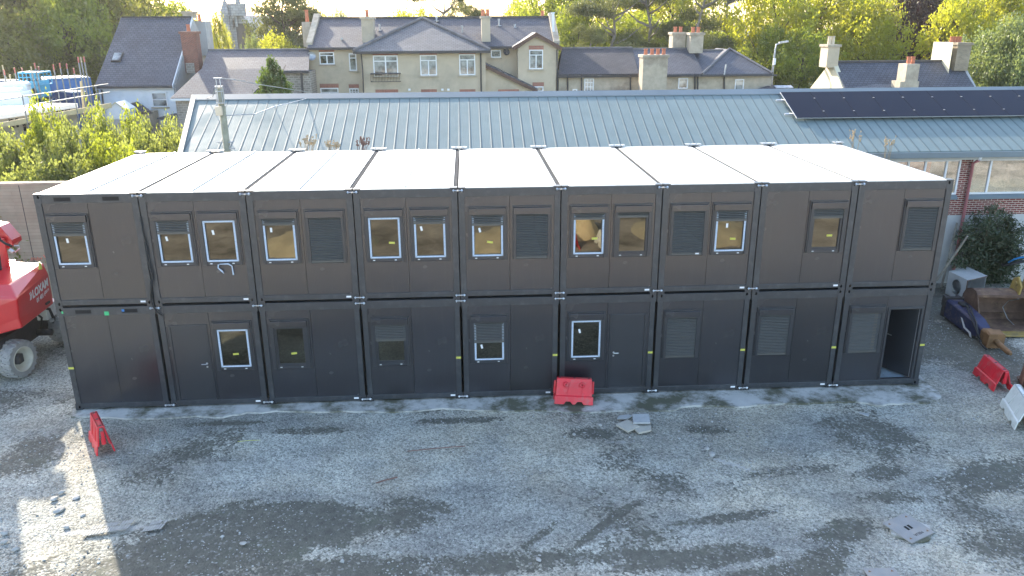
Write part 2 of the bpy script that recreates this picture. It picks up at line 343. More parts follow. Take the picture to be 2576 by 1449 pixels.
for e in [(760, 1330, 3.3, .85, 1, .12), (520, 1400, 2.6, .6, .9, .1), (1050, 1270, 1.1, .35, .9, -.2), (1250, 1410, 2.4, .35, .7, 0), (600, 1265, .5, .12, .8, .3),
          (1750, 1400, 1.6, .35, .8, .1), (1480, 1090, .6, .25, .6, 0), (1780, 1080, .7, .25, .8, -.2), (2120, 1330, .9, .35, .8, .3), (2080, 1400, .7, .3, .8, .4),
          (1150, 1055, 1.3, .18, .9, 0), (560, 1062, 1.2, .15, .8, 0), (800, 1080, 1.2, .2, .7, 0), (2000, 1180, 1.6, .25, .5, .1), (2250, 1250, 1.5, .25, .5, -.1),
          (2450, 1200, 1.2, .5, .4, .3), (2370, 850, 2.0, 2.6, 1.3, 0), (2450, 780, 3.0, 2.6, 1.4, 0), (2480, 900, 1.6, 2.0, 1.0, 0), (1350, 1350, .9, .12, .7, .8), (1500, 1330, .8, .1, .7, .8), (250, 990, 1, 1.5, .3, 0), (900, 1430, 3.0, .5, .9, 0), (1950, 1440, 1.6, .25, .9, .1), (1820, 1300, 1.2, .16, .8, .15), (2200, 1190, .9, .3, .7, .2), (1560, 1290, .7, .12, .8, .7), (640, 1290, 1.6, .35, .9, .15)]:
    damp = np.maximum(damp, ell(*e))
damp = np.clip(damp + np.clip((fbm(GX, GY, .45, 50, 5)-.56)*4, 0, .75), 0, 1)
lite = np.zeros_like(GX)
for e in [(1830, 1160, .9, .07, 1, -.65), (1560, 1110, .5, .12, .5, 0), (250, 1330, .9, .12, .9, .1), (1600, 1240, 2.8, .5, .35, 0), (600, 1170, 2.5, .45, .45, .05), (2290, 1370, .55, .3, .6, 0)]:
    lite = np.maximum(lite, ell(*e))
soil = 1/(1+np.exp((GY+10.2+ (fbm(GX, GY, .3, 77)-.5)*3)*2.5))
grass = 1/(1+np.exp(-(GY-13)*1.5))
def stretch(x, y): return fbm(x*.35+y*.1, y*1.1, 1.0, 91, 4)
streak = stretch(GX, GY)
n1, n2 = GX.shape
co = np.stack([GX, GY, GZ], -1).reshape(-1, 3)
idx = np.arange(n1*n2).reshape(n1, n2)
fc = np.stack([idx[:-1,:-1], idx[1:,:-1], idx[1:,1:], idx[:-1,1:]], -1).reshape(-1, 4)
def npmesh(name, co, fc):
    me = bpy.data.meshes.new(name); k = fc.shape[1]
    me.vertices.add(len(co)); me.vertices.foreach_set('co', co.astype(np.float32).ravel())
    me.loops.add(fc.size); me.loops.foreach_set('vertex_index', fc.astype(np.int32).ravel())
    me.polygons.add(len(fc)); me.polygons.foreach_set('loop_start', np.arange(0, fc.size, k, dtype=np.int32))
    me.update(calc_edges=True); return me
me = npmesh('ground', co, fc)
for nm, arr in (('damp', damp), ('lite', lite), ('soil', soil), ('grass', grass), ('streak', streak)):
    a = me.attributes.new(nm, 'FLOAT', 'POINT'); a.data.foreach_set('value', arr.astype(np.float32).ravel())
me.polygons.foreach_set('use_smooth', [True]*len(me.polygons))
ground = bpy.data.objects.new('ground', me); col.objects.link(ground); tag(ground, kind='structure')
def groundmat():
    mt, n, bs, L = nodes('gravel_yard')
    tc = n.nodes.new('ShaderNodeTexCoord')
    def at(nm):
        a = n.nodes.new('ShaderNodeAttribute'); a.attribute_name = nm; return a.outputs['Fac']
    def mix(f, a, b, bt='MIX'):
        x = n.nodes.new('ShaderNodeMix'); x.data_type = 'RGBA'; x.blend_type = bt
        for i, v in ((0, f), (6, a), (7, b)):
            if isinstance(v, (int, float)): x.inputs[i].default_value = v
            elif isinstance(v, tuple): x.inputs[i].default_value = (*v, 1)
            else: L(v, x.inputs[i])
        return x.outputs[2]
    def math_(op, a, b=None, c=None, clamp=False):
        x = n.nodes.new('ShaderNodeMath'); x.operation = op; x.use_clamp = clamp
        for i, v in enumerate((a, b, c)):
            if v is None: continue
            if isinstance(v, (int, float)): x.inputs[i].default_value = v
            else: L(v, x.inputs[i])
        return x.outputs[0]
    def vor(sc):
        v = n.nodes.new('ShaderNodeTexVoronoi'); v.inputs['Scale'].default_value = sc; L(tc.outputs['Object'], v.inputs['Vector']); return v
    def nz(sc, d=5, r=.65):
        x = n.nodes.new('ShaderNodeTexNoise'); x.inputs['Scale'].default_value = sc; x.inputs['Detail'].default_value = d; x.inputs['Roughness'].default_value = r
        L(tc.outputs['Object'], x.inputs['Vector']); return x.outputs[0]
    v1, v2 = vor(21), vor(46)
    s1 = n.nodes.new('ShaderNodeSeparateColor'); L(v1.outputs['Color'], s1.inputs[0])
    s2 = n.nodes.new('ShaderNodeSeparateColor'); L(v2.outputs['Color'], s2.inputs[0])
    peb = ramp(n, (.16, .162, .148), (.68, .675, .61), .03, .97); L(math_('ADD', math_('MULTIPLY', s1.outputs[0], .5), math_('MULTIPLY', s2.outputs[1], .5)), peb.inputs[0])
    tone = ramp(n, (.66, .64, .62), (1.12, 1.1, 1.05), .3, .7); L(nz(.7), tone.inputs[0])
    grav = mix(1, peb.outputs[0], tone.outputs[0], 'MULTIPLY')
    st = ramp(n, (.72, .73, .74), (1.15, 1.14, 1.12), .35, .65); L(at('streak'), st.inputs[0])
    grav = mix(.8, grav, st.outputs[0], 'MULTIPLY')
    warm = ramp(n, (.97, 1.0, 1.02), (1.05, 1.01, .94), .42, .6); L(nz(.25, 3), warm.inputs[0]); grav = mix(1, grav, warm.outputs[0], 'MULTIPLY')
    dk = ramp(n, (.062, .06, .046), (.14, .135, .108), .3, .7); L(nz(6, 8, .7), dk.inputs[0])
    gr = ramp(n, (0, 0, 0), (.35,)*3, .55, .7); L(nz(1.1, 6), gr.inputs[0]); dk2 = mix(gr.outputs[0], dk.outputs[0], (.10, .12, .07))
    sp = math_('GREATER_THAN', s1.outputs[2], .93); dk3 = mix(math_('MULTIPLY', sp, .5), dk2, (.3, .3, .28))
    f = math_('ADD', at('damp'), math_('MULTIPLY', math_('SUBTRACT', nz(3.5, 6, .7), .5), 1.3))
    f = math_('ADD', f, math_('MULTIPLY', math_('SUBTRACT', s1.outputs[1], .5), .55))
    fr = ramp(n, (0, 0, 0), (.92,)*3, .32, .64); L(f, fr.inputs[0])
    c = mix(fr.outputs[0], grav, dk3)
    lt = ramp(n, (.42, .4, .36), (.6, .58, .53), .3, .7); L(nz(14), lt.inputs[0])
    fl = ramp(n, (0, 0, 0), (.85,)*3, .35, .7); L(math_('ADD', at('lite'), math_('MULTIPLY', math_('SUBTRACT', nz(5), .5), .8)), fl.inputs[0])
    c = mix(fl.outputs[0], c, lt.outputs[0])
    so_ = ramp(n, (.14, .12, .095), (.55, .48, .41), .35, .66); L(nz(.5, 8, .7), so_.inputs[0])
    c = mix(at('soil'), c, so_.outputs[0])
    gs = ramp(n, (.035, .055, .02), (.09, .11, .04), .3, .7); L(nz(.3, 6), gs.inputs[0]); c = mix(at('grass'), c, gs.outputs[0])
    L(c, bs.inputs['Base Color']); bs.inputs['Roughness'].default_value = .85; bs.inputs['Specular IOR Level'].default_value = .35
    h = math_('ADD', math_('MULTIPLY', v1.outputs['Distance'], -.9), math_('MULTIPLY', v2.outputs['Distance'], -.5))
    h = math_('ADD', h, math_('MULTIPLY', nz(9, 6), .8))
    h = math_('MULTIPLY', h, math_('SUBTRACT', 1.0, math_('MULTIPLY', fr.outputs[0], .6)))
    bp = n.nodes.new('ShaderNodeBump'); bp.inputs['Strength'].default_value = .9; bp.inputs['Distance'].default_value = .035; L(h, bp.inputs['Height']); L(bp.outputs[0], bs.inputs['Normal'])
    return mt
me.materials.append(groundmat())

# loose pebbles, nobody could count them
def pebbles(n, name):
    x = rng.uniform(-16, 16, n); y = rng.uniform(-9, -.9, n)
    x2 = rng.uniform(12, 17, n//8); y2 = rng.uniform(-1, 5, n//8); x = np.r_[x, x2]; y = np.r_[y, y2]
    keep = fbm(x, y, .6, 31, 4) > rng.uniform(.38, .66, len(x)); x = x[keep]; y = y[keep]; n = len(x)
    s = rng.gamma(2.2, .004, n)+.006
    z = np.array([-.035]*n) + (fbm(x, y, .9, 3, 5)-.5)*.10*np.clip((-.25-y)/1.5, .15, 1)
    base = np.array([(1,0,0),(0,1,0),(-1,0,0),(0,-1,0),(0,0,.7),(0,0,-.5)], float)
    V = base[None]*s[:, None, None]*rng.uniform(.6, 1.4, (n, 6, 1)); a = rng.uniform(0, 6.28, n); c, d = np.cos(a)[:, None], np.sin(a)[:, None]
    V = np.stack([V[..., 0]*c-V[..., 1]*d, V[..., 0]*d+V[..., 1]*c, V[..., 2]], -1)+np.stack([x, y, z+s*.25], -1)[:, None]
    F = np.array([(0,1,4),(1,2,4),(2,3,4),(3,0,4),(1,0,5),(2,1,5),(3,2,5),(0,3,5)])
    o = bpy.data.objects.new(name, npmesh(name, V.reshape(-1, 3), (F[None]+(np.arange(n)*6)[:, None, None]).reshape(-1, 3))); col.objects.link(o)
    mt, nn, bs, L = nodes('pebble'); g = nn.nodes.new('ShaderNodeNewGeometry'); rp = ramp(nn, (.2, .2, .195), (.55, .55, .52), 0, 1); L(g.outputs['Random Per Island'], rp.inputs[0]); L(rp.outputs[0], bs.inputs['Base Color']); bs.inputs['Roughness'].default_value = .85
    o.data.materials.append(mt); return o
tag(pebbles(20000, 'gravel'), 'loose grey gravel scattered over the yard', 'gravel', kind='stuff')

# concrete pad under the cabins
edge = [(180,1046),(300,1052),(400,1050),(560,1048),(620,1038),(800,1033),(960,1037),(1100,1028),(1170,1030),(1300,1034),(1400,1034),(1500,1036),(1600,1034),(1700,1031),(1720,1022),(1850,1022),(2000,1014),(2080,1010),(2150,1012),(2210,1020),(2270,1012),(2330,1014),(2372,1002),(2362,985),(2335,968),(2322,952)]
pp = [G(*e) for e in edge]; fine = []
for a, b in zip(pp, pp[1:]):
    for t in range(5):
        q = a.lerp(b, t/5); fine.append((q.x, q.y+random.uniform(-.04, .04)+.03*math.sin(q.x*3), .0))
fine += [(12.0, 7.0, 0), (-11.1, 7.0, 0), (-11.1, .3, 0)]
tag(MB().prism([(a, b, -.045) for a, b, c in fine], (0, 0, .05)).build('concrete_pad', M['concrete']), kind='structure')

# ------------------------------------------------------------------ cabins
XS = [-10.9284, -8.575, -6.1253, -3.6444, -1.1741, 1.2861, 3.7444, 6.1624, 8.575, 10.9476]
UH = 2.7634; DEP = 6.19
def ringplate(mb, x0, x1, z0, z1, y, cx, cz, rx, rz, depth=.07):
    n = 16; inn = []; out = []
    for i in range(n):
        a = 2*math.pi*(i+.5)/n; ca, sa = math.cos(a), math.sin(a)
        inn.append((cx+rx*ca, y, cz+rz*sa))
        tx = ((x1-cx) if ca > 0 else (cx-x0))/max(abs(ca), 1e-6); tz = ((z1-cz) if sa > 0 else (cz-z0))/max(abs(sa), 1e-6); t = min(tx, tz)
        out.append((cx+ca*t, y, cz+sa*t))
    # snap nearest ring points to the corners
    for c in ((x0, z0), (x1, z0), (x0, z1), (x1, z1)):
        k = min(range(n), key=lambda i: (out[i][0]-c[0])**2+(out[i][2]-c[1])**2); out[k] = (c[0], y, c[1])
    back = [(p[0], y+depth, p[2]) for p in inn]
    mb.add(inn+out, [(i, (i+1) % n, n+(i+1) % n, n+i) for i in range(n)])
    mb.add(inn+back, [(i, (i+1) % n, n+(i+1) % n, n+i) for i in range(n)], 1)
    mb.add(back, [tuple(range(n))], 1)
def frame4(mb, x0, x1, z0, z1, w, ya, yb, wb=None, wt=None, mi=0):
    wb = w if wb is None else wb; wt = w if wt is None else wt
    mb.box(x0, ya, z0, x0+w, yb, z1, mi); mb.box(x1-w, ya, z0, x1, yb, z1, mi)
    mb.box(x0+w, ya, z1-wt, x1-w, yb, z1, mi); mb.box(x0+w, ya, z0, x1-w, yb, z0+wb, mi)

UNITS = {
 (0,1): ('w.3', 'p'), (1,1): ('w.3', 'w0t'), (2,1): ('w.15', 'w1'), (3,1): ('w0y', 'w.18'), (4,1): ('w.24y', 'w1'),
 (5,1): ('w.15y', 'n.12'), (6,1): ('w1', 'w.24y'), (7,1): ('p', 'n.22y'), (8,1): ('p', 'w1'),
 (0,0): ('p', 'p'), (1,0): ('dR', 'w0y'), (2,0): ('n0y', 'p'), (3,0): ('n.4', 'p'), (4,0): ('w.5', 'p'),
 (5,0): ('w0', 'dL'), (6,0): ('w1', 'p'), (7,0): ('w1', 'p'), (8,0): ('w1', 'o')}
FULLFILM = {(1,1,1), (3,1,0), (1,0,1), (5,0,0)}
LAB = {
 (0,1): 'upper dark grey cabin at the left end with one half-shuttered window',
 (1,1): 'upper cabin beside the hanging cable, torn white tape under its right window',
 (2,1): 'upper cabin third from left, right shutter closed and reddish sheen below it',
 (3,1): 'upper cabin fourth from left with two windows and shutters rolled up',
 (4,1): 'middle upper cabin with one open window beside a closed shutter',
 (5,1): 'upper cabin sixth from left directly above the leaning red barrier',
 (6,1): 'upper cabin seventh from left, left shutter closed with a white tag at its foot',
 (7,1): 'upper cabin with blank left wall panel and one half-shuttered window on the right',
 (8,1): 'upper cabin at the right end with a closed shutter beside the corner post',
 (0,0): 'lower cabin at the left end with two blank panels and green tape on its rail',
 (1,0): 'lower cabin with a closed door left of a film-edged window',
 (2,0): 'lower cabin third from left with an unshuttered window and no film',
 (3,0): 'lower cabin fourth from left, dark window half covered by its shutter',
 (4,0): 'middle lower cabin, half-shuttered window edged with white film',
 (5,0): 'lower cabin behind the leaning red barrier with a window and closed door',
 (6,0): 'lower cabin seventh from left with a closed shutter, next to the cabin with door',
 (7,0): 'lower cabin eighth from left with a closed shutter and blank right panel',
 (8,0): 'lower cabin at the right end with its door standing open'}

def slats(mb, x0, x1, z0, z1, y, n):
    h = (z1-z0)/n
    for i in range(n):
        a = z0+i*h
        mb.prism([(x0, y+.016, a), (x0, y, a+h*.25), (x0, y-.004, a+h*.55), (x0, y+.004, a+h*.8), (x0, y+.018, a+h*.86), (x0, y+.018, a)], (x1-x0, 0, 0))
def cabin_window(root, code, fx0, fx1, zb, full):
    s = float(code[1:].rstrip('yt')) if code[1:].rstrip('yt') else 0
    c = (fx0+fx1)/2; hw = .48; x0, x1 = c-hw, c+hw; z0, z1 = zb+.97, zb+2.29
    f = MB()
    # outer casing: raised trim left, right and top, shutter guides, sill rail
    frame4(f, x0, x1, z0, z1, .03, -.005, .035, 0.0001)
    f.box(x0+.034, -.018, z0, x0+.10, .04, z1-.20); f.box(x1-.10, -.018, z0, x1-.034, .04, z1-.20)
    win = f.build('window', M['trim'], root, bevel=.004)
    MB().box(x0+.034, -.045, z1-.196, x1-.034, .03, z1-.035).build('shutter_box', M['anth'], win, bevel=.006)
    zt = z1-.20; zs = z0+.012; H = zt-zs
    if s < 1:
        px0, px1, pz0, pz1 = x0+.155, x1-.155, z0+.14, zt-.075
        g = MB(); frame4(g, x0+.103, x1-.103, z0, zt, .05, .01, .05, .085, .045); frame4(g, x0+.153, x1-.153, z0+.085, zt-.045, .012, .03, .05, .05)
        g.build('frame', M['trim'], win, bevel=.003)
        MB().box(x0+.12, .046, z0+.1, x1-.12, .052, zt-.04).build('pane', M['glass_up'], win)
        if code[0] == 'w':
            fl = MB(); a, b, cc, d = x0+.108, x1-.108, z0+.088, zt-.03
            fl.prism([(a, .004, cc), (a+.045, .004, cc+.04), (a+.045, .004, d-.04), (a, .004, d)], (0, .004, 0))
            fl.prism([(b, .004, cc), (b-.045, .004, cc+.04), (b-.045, .004, d-.04), (b, .004, d)], (0, .004, 0))
            fl.prism([(a+.006, .004, cc), (b-.006, .004, cc), (b-.052, .004, cc+.04), (a+.052, .004, cc+.04)], (0, .004, 0))
            if full: fl.prism([(a+.006, .004, d), (b-.006, .004, d), (b-.052, .004, d-.04), (a+.052, .004, d-.04)], (0, .004, 0))
            fl.build('protective_film', M['film'], win)
        for q in (.17, .69): MB().box(x0+q, .0, z0+.03, x0+q+.05, .012, z0+.05).build('drain_cap', M['white'], win)
        if 'y' in code: MB().obox((c+random.uniform(0, .16), .042, z0+.14+random.uniform(.25, .4)), (.14, .003, .05), Matrix.Rotation(random.uniform(-.1, .2), 3, 'Y')).build('tape_strip', M['yellow'], win)
        if code[0] == 'w' and 'y' not in code or (abs(s-.24) < .01): MB().obox((x0+random.uniform(.27, .4), .041, zt-(H*s if s else .2)-.12), (.05, .003, .11), Matrix.Rotation(random.uniform(-.25, .05), 3, 'Y')).build('sticker', M['white'], win)
        if 't' in code:
            t = MB()
            t.tube([(c-.12, -.01, z0+.02), (c-.13, -.03, z0-.06), (c-.05, -.03, z0-.14), (c-.01, -.03, z0-.2)], [.02, .016, .022, .008], 4)
            t.tube([(c-.1, -.01, z0+.03), (c+.12, -.03, z0+.04), (c+.2, -.03, z0-.02), (c+.21, -.03, z0-.24)], [.008, .02, .014, .022], 4)
            t.build('torn_tape', M['film'], win)
    if s > 0:
        zl = zt-H*s; sh = MB(); slats(sh, x0+.104, x1-.104, zl+.05, zt, -.006, max(3, round((zt-zl-.05)/.043)))
        sh.box(x0+.104, -.008, zl, x1-.104, .012, zl+.05)
        sh.build('roller_shutter', M['shut'], win)
    if (root['u']) == '61' and s == 1: MB().box(x1-.27, -.016, zs+.02, x1-.18, -.011, zs+.055).build('tag', M['white'], win)
    return x0+.10, x1-.10, z0+.05, z1-.1

def cabin(ci, ri):
    gap = .012 if ri else .012
    x0, x1 = XS[ci]+gap, XS[ci+1]-gap; z0, z1 = ri*UH, (ri+1)*UH-.004
    if ri == 0: z0 = .012
    rt = empty('portable_cabin', ((x0+x1)/2, 0, z0), LAB[(ci, ri)], 'portable cabin', 'dark grey portable cabins stacked two high')
    rt['u'] = f'{ci}{ri}'
    pw = .148; ins = .02 if ri == 0 else .0
    zr0, zr1 = z0+.035, z0+.165; zt0, zt1 = z1-.225, z1-.025
    f = MB()
    for (a, b) in ((x0+ins, x0+pw), (x1-pw, x1-ins)):
        f.box(a, .004, zr1-.02, b, .15, zt0+.01); f.box(a, DEP-.15, zr1-.02, b, DEP, zt0+.01)
    f.box(x0+pw+.02, .008, zr0, x1-pw-.02, .16, zr1); f.box(x0+pw+.02, DEP-.16, zr0, x1-pw-.02, DEP, zr1)
    f.box(x0+.17, .006, zt0, x1-.17, .16, zt1); f.box(x0+.17, DEP-.16, zt0, x1-.17, DEP, zt1)
    f.box(x0+.002, .15, zt0, x0+.12, DEP-.15, zt1-.01); f.box(x1-.12, .15, zt0, x1-.002, DEP-.15, zt1-.01)
    f.box(x0+.002, .15, zr0, x0+.12, DEP-.15, zr1); f.box(x1-.12, .15, zr0, x1-.002, DEP-.15, zr1)
    f.build('frame', M['frame'], rt, bevel=.006)
    # corner castings, four at the front with round holes
    for (a, b) in ((x0, x0+.172), (x1-.172, x1)):
        for (c, d, zc) in ((z0, z0+.17, z0+.075), (z1-.228, z1, z1-.07)):
            k = MB(); cx = a+.105 if a == x0 else b-.105
            ringplate(k, a, b, c, d, 0, cx, zc, .026, .04)
            k.box(a, .072, c, b, .16, d); k.box(a, .0005, c, a+.02, .072, d); k.box(b-.02, .0005, c, b, .072, d); k.box(a+.02, .0005, c, b-.02, .072, c+.01); k.box(a+.02, .0005, d-.01, b-.02, .072, d)
            k.build('corner_casting', [M['frame'], M['black']], rt)
            MB().box(a, DEP-.16, c, b, DEP+.003, d).build('corner_casting', M['frame'], rt)
    px0, px1 = x0+pw, x1-pw; mid = (px0+px1)/2; yb0, yb1 = .03, .09; pz0, pz1 = zr1, zt0
    sh = MB(); sh.box(x0+.05, .16, pz0, x0+.09, DEP-.16, pz1); sh.box(x1-.09, .16, pz0, x1-.05, DEP-.16, pz1); sh.box(px0, DEP-.1, pz0, px1, DEP-.06, pz1)
    sh.build('side_wall', M['anth'] if ci in (0, 8) else M['cabwall'], rt)
    MB().box(x0+.12, .16, z0+.08, x1-.12, DEP-.16, z0+.15).build('floor', M['cabfloor'], rt)
    if ri == 1:
        r = MB(); zz = z1-.012
        r.prism([(x0+.09, .10, zz-.05), (x0+.09, .10, zz), (mid-.006, .10, zz+.012), (mid-.006, .10, zz-.05)], (0, DEP-.2, 0))
        r.prism([(x1-.09, .10, zz-.05), (x1-.09, .10, zz), (mid+.006, .10, zz+.012), (mid+.006, .10, zz-.05)], (0, DEP-.2, 0))
        if ci in (0, 1, 2, 3): r.box(mid-.014, .15, zz, mid+.014, DEP-.15, zz+.05)
        r.box(x0+.008, .2, zz-.05, x0+.07, DEP-.2, zz-.006)
        r.box(x0+.175, .018, zz-.012, x1-.175, .088, zz+.006)
        r.build('roof', M['roofsheet'], rt)
        MB().box(x1-.088, .18, zz-.05, x1+.004, DEP-.18, zz-.018).build('roof_gutter', M['matt'], rt)
    else:
        MB().box(x0+.12, .16, zt1-.08, x1-.12, DEP-.16, zt1-.03).build('roof', M['cabdark'], rt)
    for hi, (h0, h1, code) in enumerate(((px0, mid, UNITS[(ci, ri)][0]), (mid, px1, UNITS[(ci, ri)][1]))):
        a, b = h0+(.004 if hi else 0), h1-(0 if hi else .004); w = MB()
        if code == 'p': w.box(a, yb0, pz0, b, yb1, pz1)
        elif code[0] in 'wn':
            ox0, ox1, oz0, oz1 = cabin_window(rt, code, a, b, z0, (ci, ri, hi) in FULLFILM)
            w.box(a, yb0, pz0, ox0, yb1, pz1); w.box(ox1, yb0, pz0, b, yb1, pz1); w.box(ox0, yb0, pz0, ox1, yb1, oz0); w.box(ox0, yb0, oz1, ox1, yb1, pz1)
        else:
            c = (a+b)/2; d0, d1, dz = c-.45, c+.45, pz0+2.02
            w.box(a, yb0, pz0, d0, yb1, pz1); w.box(d1, yb0, pz0, b, yb1, pz1); w.box(d0, yb0, dz, d1, yb1, pz1)
            fr = MB(); frame4(fr, d0-.02, d1+.02, pz0, dz+.02, .055, .008, .10, .03)
            fr.build('door_frame', M['trim'], rt, bevel=.004)
            if code == 'o':
                # leaf swung inwards, hinged on the right jamb
                hx = d1-.045; dr = MB(); ang = R(60); u = Vector((-math.cos(ang), math.sin(ang), 0)); v = Vector((u.y, -u.x, 0))
                p0 = Vector((hx, .10, pz0+.03)); L0 = .80
                dr.prism([p0, p0+u*L0, p0+u*L0+v*.045, p0+v*.045], (0, 0, dz-pz0-.08)); d_ = dr.build('door', M['trim'], rt)
                hp = p0+u*(L0-.08)-v*.0+Vector((0, 0, 1.0)); h = MB(); h.tube([hp, hp-v*.06, hp-v*.06-u*.12], .011, 6); h.build('handle', M['zinc'], d_)
                e = MB(); e.box(d0+.036, .10, pz0+.03, d0+.05, .13, dz-.04); e.box(d1-.05, .085, pz0+.03, d1-.04, .098, dz-.04); e.build('door_seal', M['galv'], rt)
                q = MB(); q.box(x0+.2, 1.25, z0+.15, d0+.33, 1.32, pz1); q.build('inner_wall', M['cabwall'], rt)
                q = MB(); q.box(d0+.331, 1.20, z0+.15, d0+.40, 1.34, pz1); q.build('timber_post', M['pine'], rt)
                q = MB(); q.box(d0+.401, 2.6, z0+.15, x1-.13, 2.66, pz1); q.build('inner_wall', M['cabdark'], rt)
            else:
                d_ = MB().box(d0+.038, .022, pz0+.032, d1-.038, .075, dz-.036).build('door', M['trim'], rt, bevel=.003)
                hx = d1-.10 if code == 'dR' else d0+.10; sg = -1 if code == 'dR' else 1; hz = pz0+1.0
                h = MB(); h.cyl((hx, .022, hz), (hx, .012, hz), .026, n=12); h.tube([(hx, .014, hz), (hx, -.035, hz), (hx+sg*.12, -.035, hz)], .011, 6); h.cyl((hx, .022, hz-.09), (hx, .012, hz-.09), .024, n=12)
                h.build('handle', M['zinc'], d_)
        w.build('wall_panel', M['anth'], rt)
    if ci == 0:
        for q in (.19, .66): MB().box(x0+q*(x1-x0), .002, zt0+.05, x0+(q+.16)*(x1-x0), .0055, zt0+.14).build('forklift_slot', M['black'], rt)
        if ri == 0:
            MB().box(x0+.48*(x1-x0), .001, zt0-.01, x0+.48*(x1-x0)+.11, .004, zt0+.09).build('tape_strip', M['green'], rt)
            MB().box(x0+.662*(x1-x0), -.004, zt0+.08, x0+.662*(x1-x0)+.06, .0015, zt0+.14).build('plug', M['blue'], rt)
            MB().box(x0+.12, -.003, zt0+.06, x0+.16, -.001, zt0+.12).build('tape_strip', M['green'], rt)
    if (ci, ri) in {(0,1),(1,1),(2,1),(5,1),(6,1),(7,1),(1,0),(2,0),(3,0),(4,0),(6,0),(7,0)}:
        MB().box(x1-.31, .003, zr0+.04, x1-.19, .0075, zr0+.085).build('data_plate', M['white'], rt)
    if ri == 0 and ci in (0, 3, 4, 5, 6, 7, 8):
        tx = (x0+ins, x0+pw) if ci == 0 else (x1-pw+.01, x1-ins)
        MB().box(tx[0]-.004, -.001, 1.13, tx[1]+.004, .0035, 1.185).build('tape_strip', M['yellow'], rt)
    del rt['u']
for ri in (0, 1):
    for ci in range(9): cabin(ci, ri)

ORD = ['first', 'second', 'third', 'fourth', 'fifth', 'sixth', 'seventh', 'eighth', 'ninth']
def bolt(x, z, y, lab):
    b = MB(); b.cyl((x-.13, y, z), (x+.13, y, z), .012, n=8); b.cyl((x-.115, y-.01, z), (x-.09, y-.01, z), .034, n=8); b.cyl((x+.08, y-.01, z), (x+.115, y-.01, z), .034, n=8); b.obox((x+.0, y, z), (.05, .03, .03))
    tag(b.build('coupling_bolt', M['zinc'], origin=(x, y, z)), lab, 'bolt', 'silver bolts coupling neighbouring cabins')
for i in range(1, 9):
    x = XS[i]; pair = f'{ORD[i-1]} and {ORD[i]} cabins from left'
    bolt(x, 2*UH-.074, -.012, f'silver bolt at the roof edge joining the {pair}')
    bolt(x, .09, -.03, f'silver bolt at ground level joining the {pair}')
    if i in (1, 2, 3, 4, 5): bolt(x, UH-.074, -.012, f'silver bolt atop the lower storey joining {pair}')
    if i in (3, 4, 5, 6, 7): bolt(x, UH+.075, -.012, f'silver bolt at the upper storey foot joining {pair}')
for i in range(0, 10):
    x = XS[i]; w2 = .24 if 0 < i < 9 else .15
    if i == 0: x += .12
    if i == 9: x -= .12
    b = MB(); b.box(x-w2, DEP-.19, 2*UH+.03, x+w2, DEP+.02, 2*UH+.05); b.box(x-w2+.03, DEP-.16, 2*UH-.0, x-w2+.09, DEP-.02, 2*UH+.03); b.box(x+w2-.09, DEP-.16, 2*UH-.0, x+w2-.03, DEP-.02, 2*UH+.03)
    b.cyl((x-.1, DEP-.09, 2*UH+.05), (x-.1, DEP-.09, 2*UH+.065), .03, n=8); b.cyl((x+.1, DEP-.09, 2*UH+.05), (x+.1, DEP-.09, 2*UH+.065), .03, n=8)
    lab = f'flat metal plate on the rear roof edge between the {ORD[i-1]} and {ORD[i]} upper cabins' if 0 < i < 9 else ('flat metal plate on the rear left roof corner' if i == 0 else 'flat metal plate on the rear right roof corner')
    tag(b.build('roof_clamp_plate', M['galv'], origin=(x, DEP-.08, 2*UH)), lab, 'clamp plate', 'metal plates along the rear roof edge')
cb = MB(); xs = -8.575
cb.tube([(xs+.0, -.02, 4.95), (xs+.01, -.03, 4.6), (xs+.05, -.035, 4.2), (xs+.03, -.04, 3.8), (xs+.06, -.045, 3.5), (xs-.0, -.05, 3.3), (xs-.04, -.05, 3.05), (xs-.05, -.05, 2.9), (xs-.03, -.05, 2.75), (xs+.06, -.05, 2.6), (xs+.16, -.05, 2.5)], .019, 6)
cb.tube([(xs+.02, -.02, 4.3), (xs+.03, -.07, 4.0), (xs+.08, -.06, 3.5), (xs+.0, -.06, 3.2), (xs-.01, -.06, 2.95)], .014, 6)
tag(cb.build('power_cable', M['rubber'], smooth=True, origin=(xs, 0, 2.5)), 'black cable hanging between the first and second cabins from the left', 'cable')

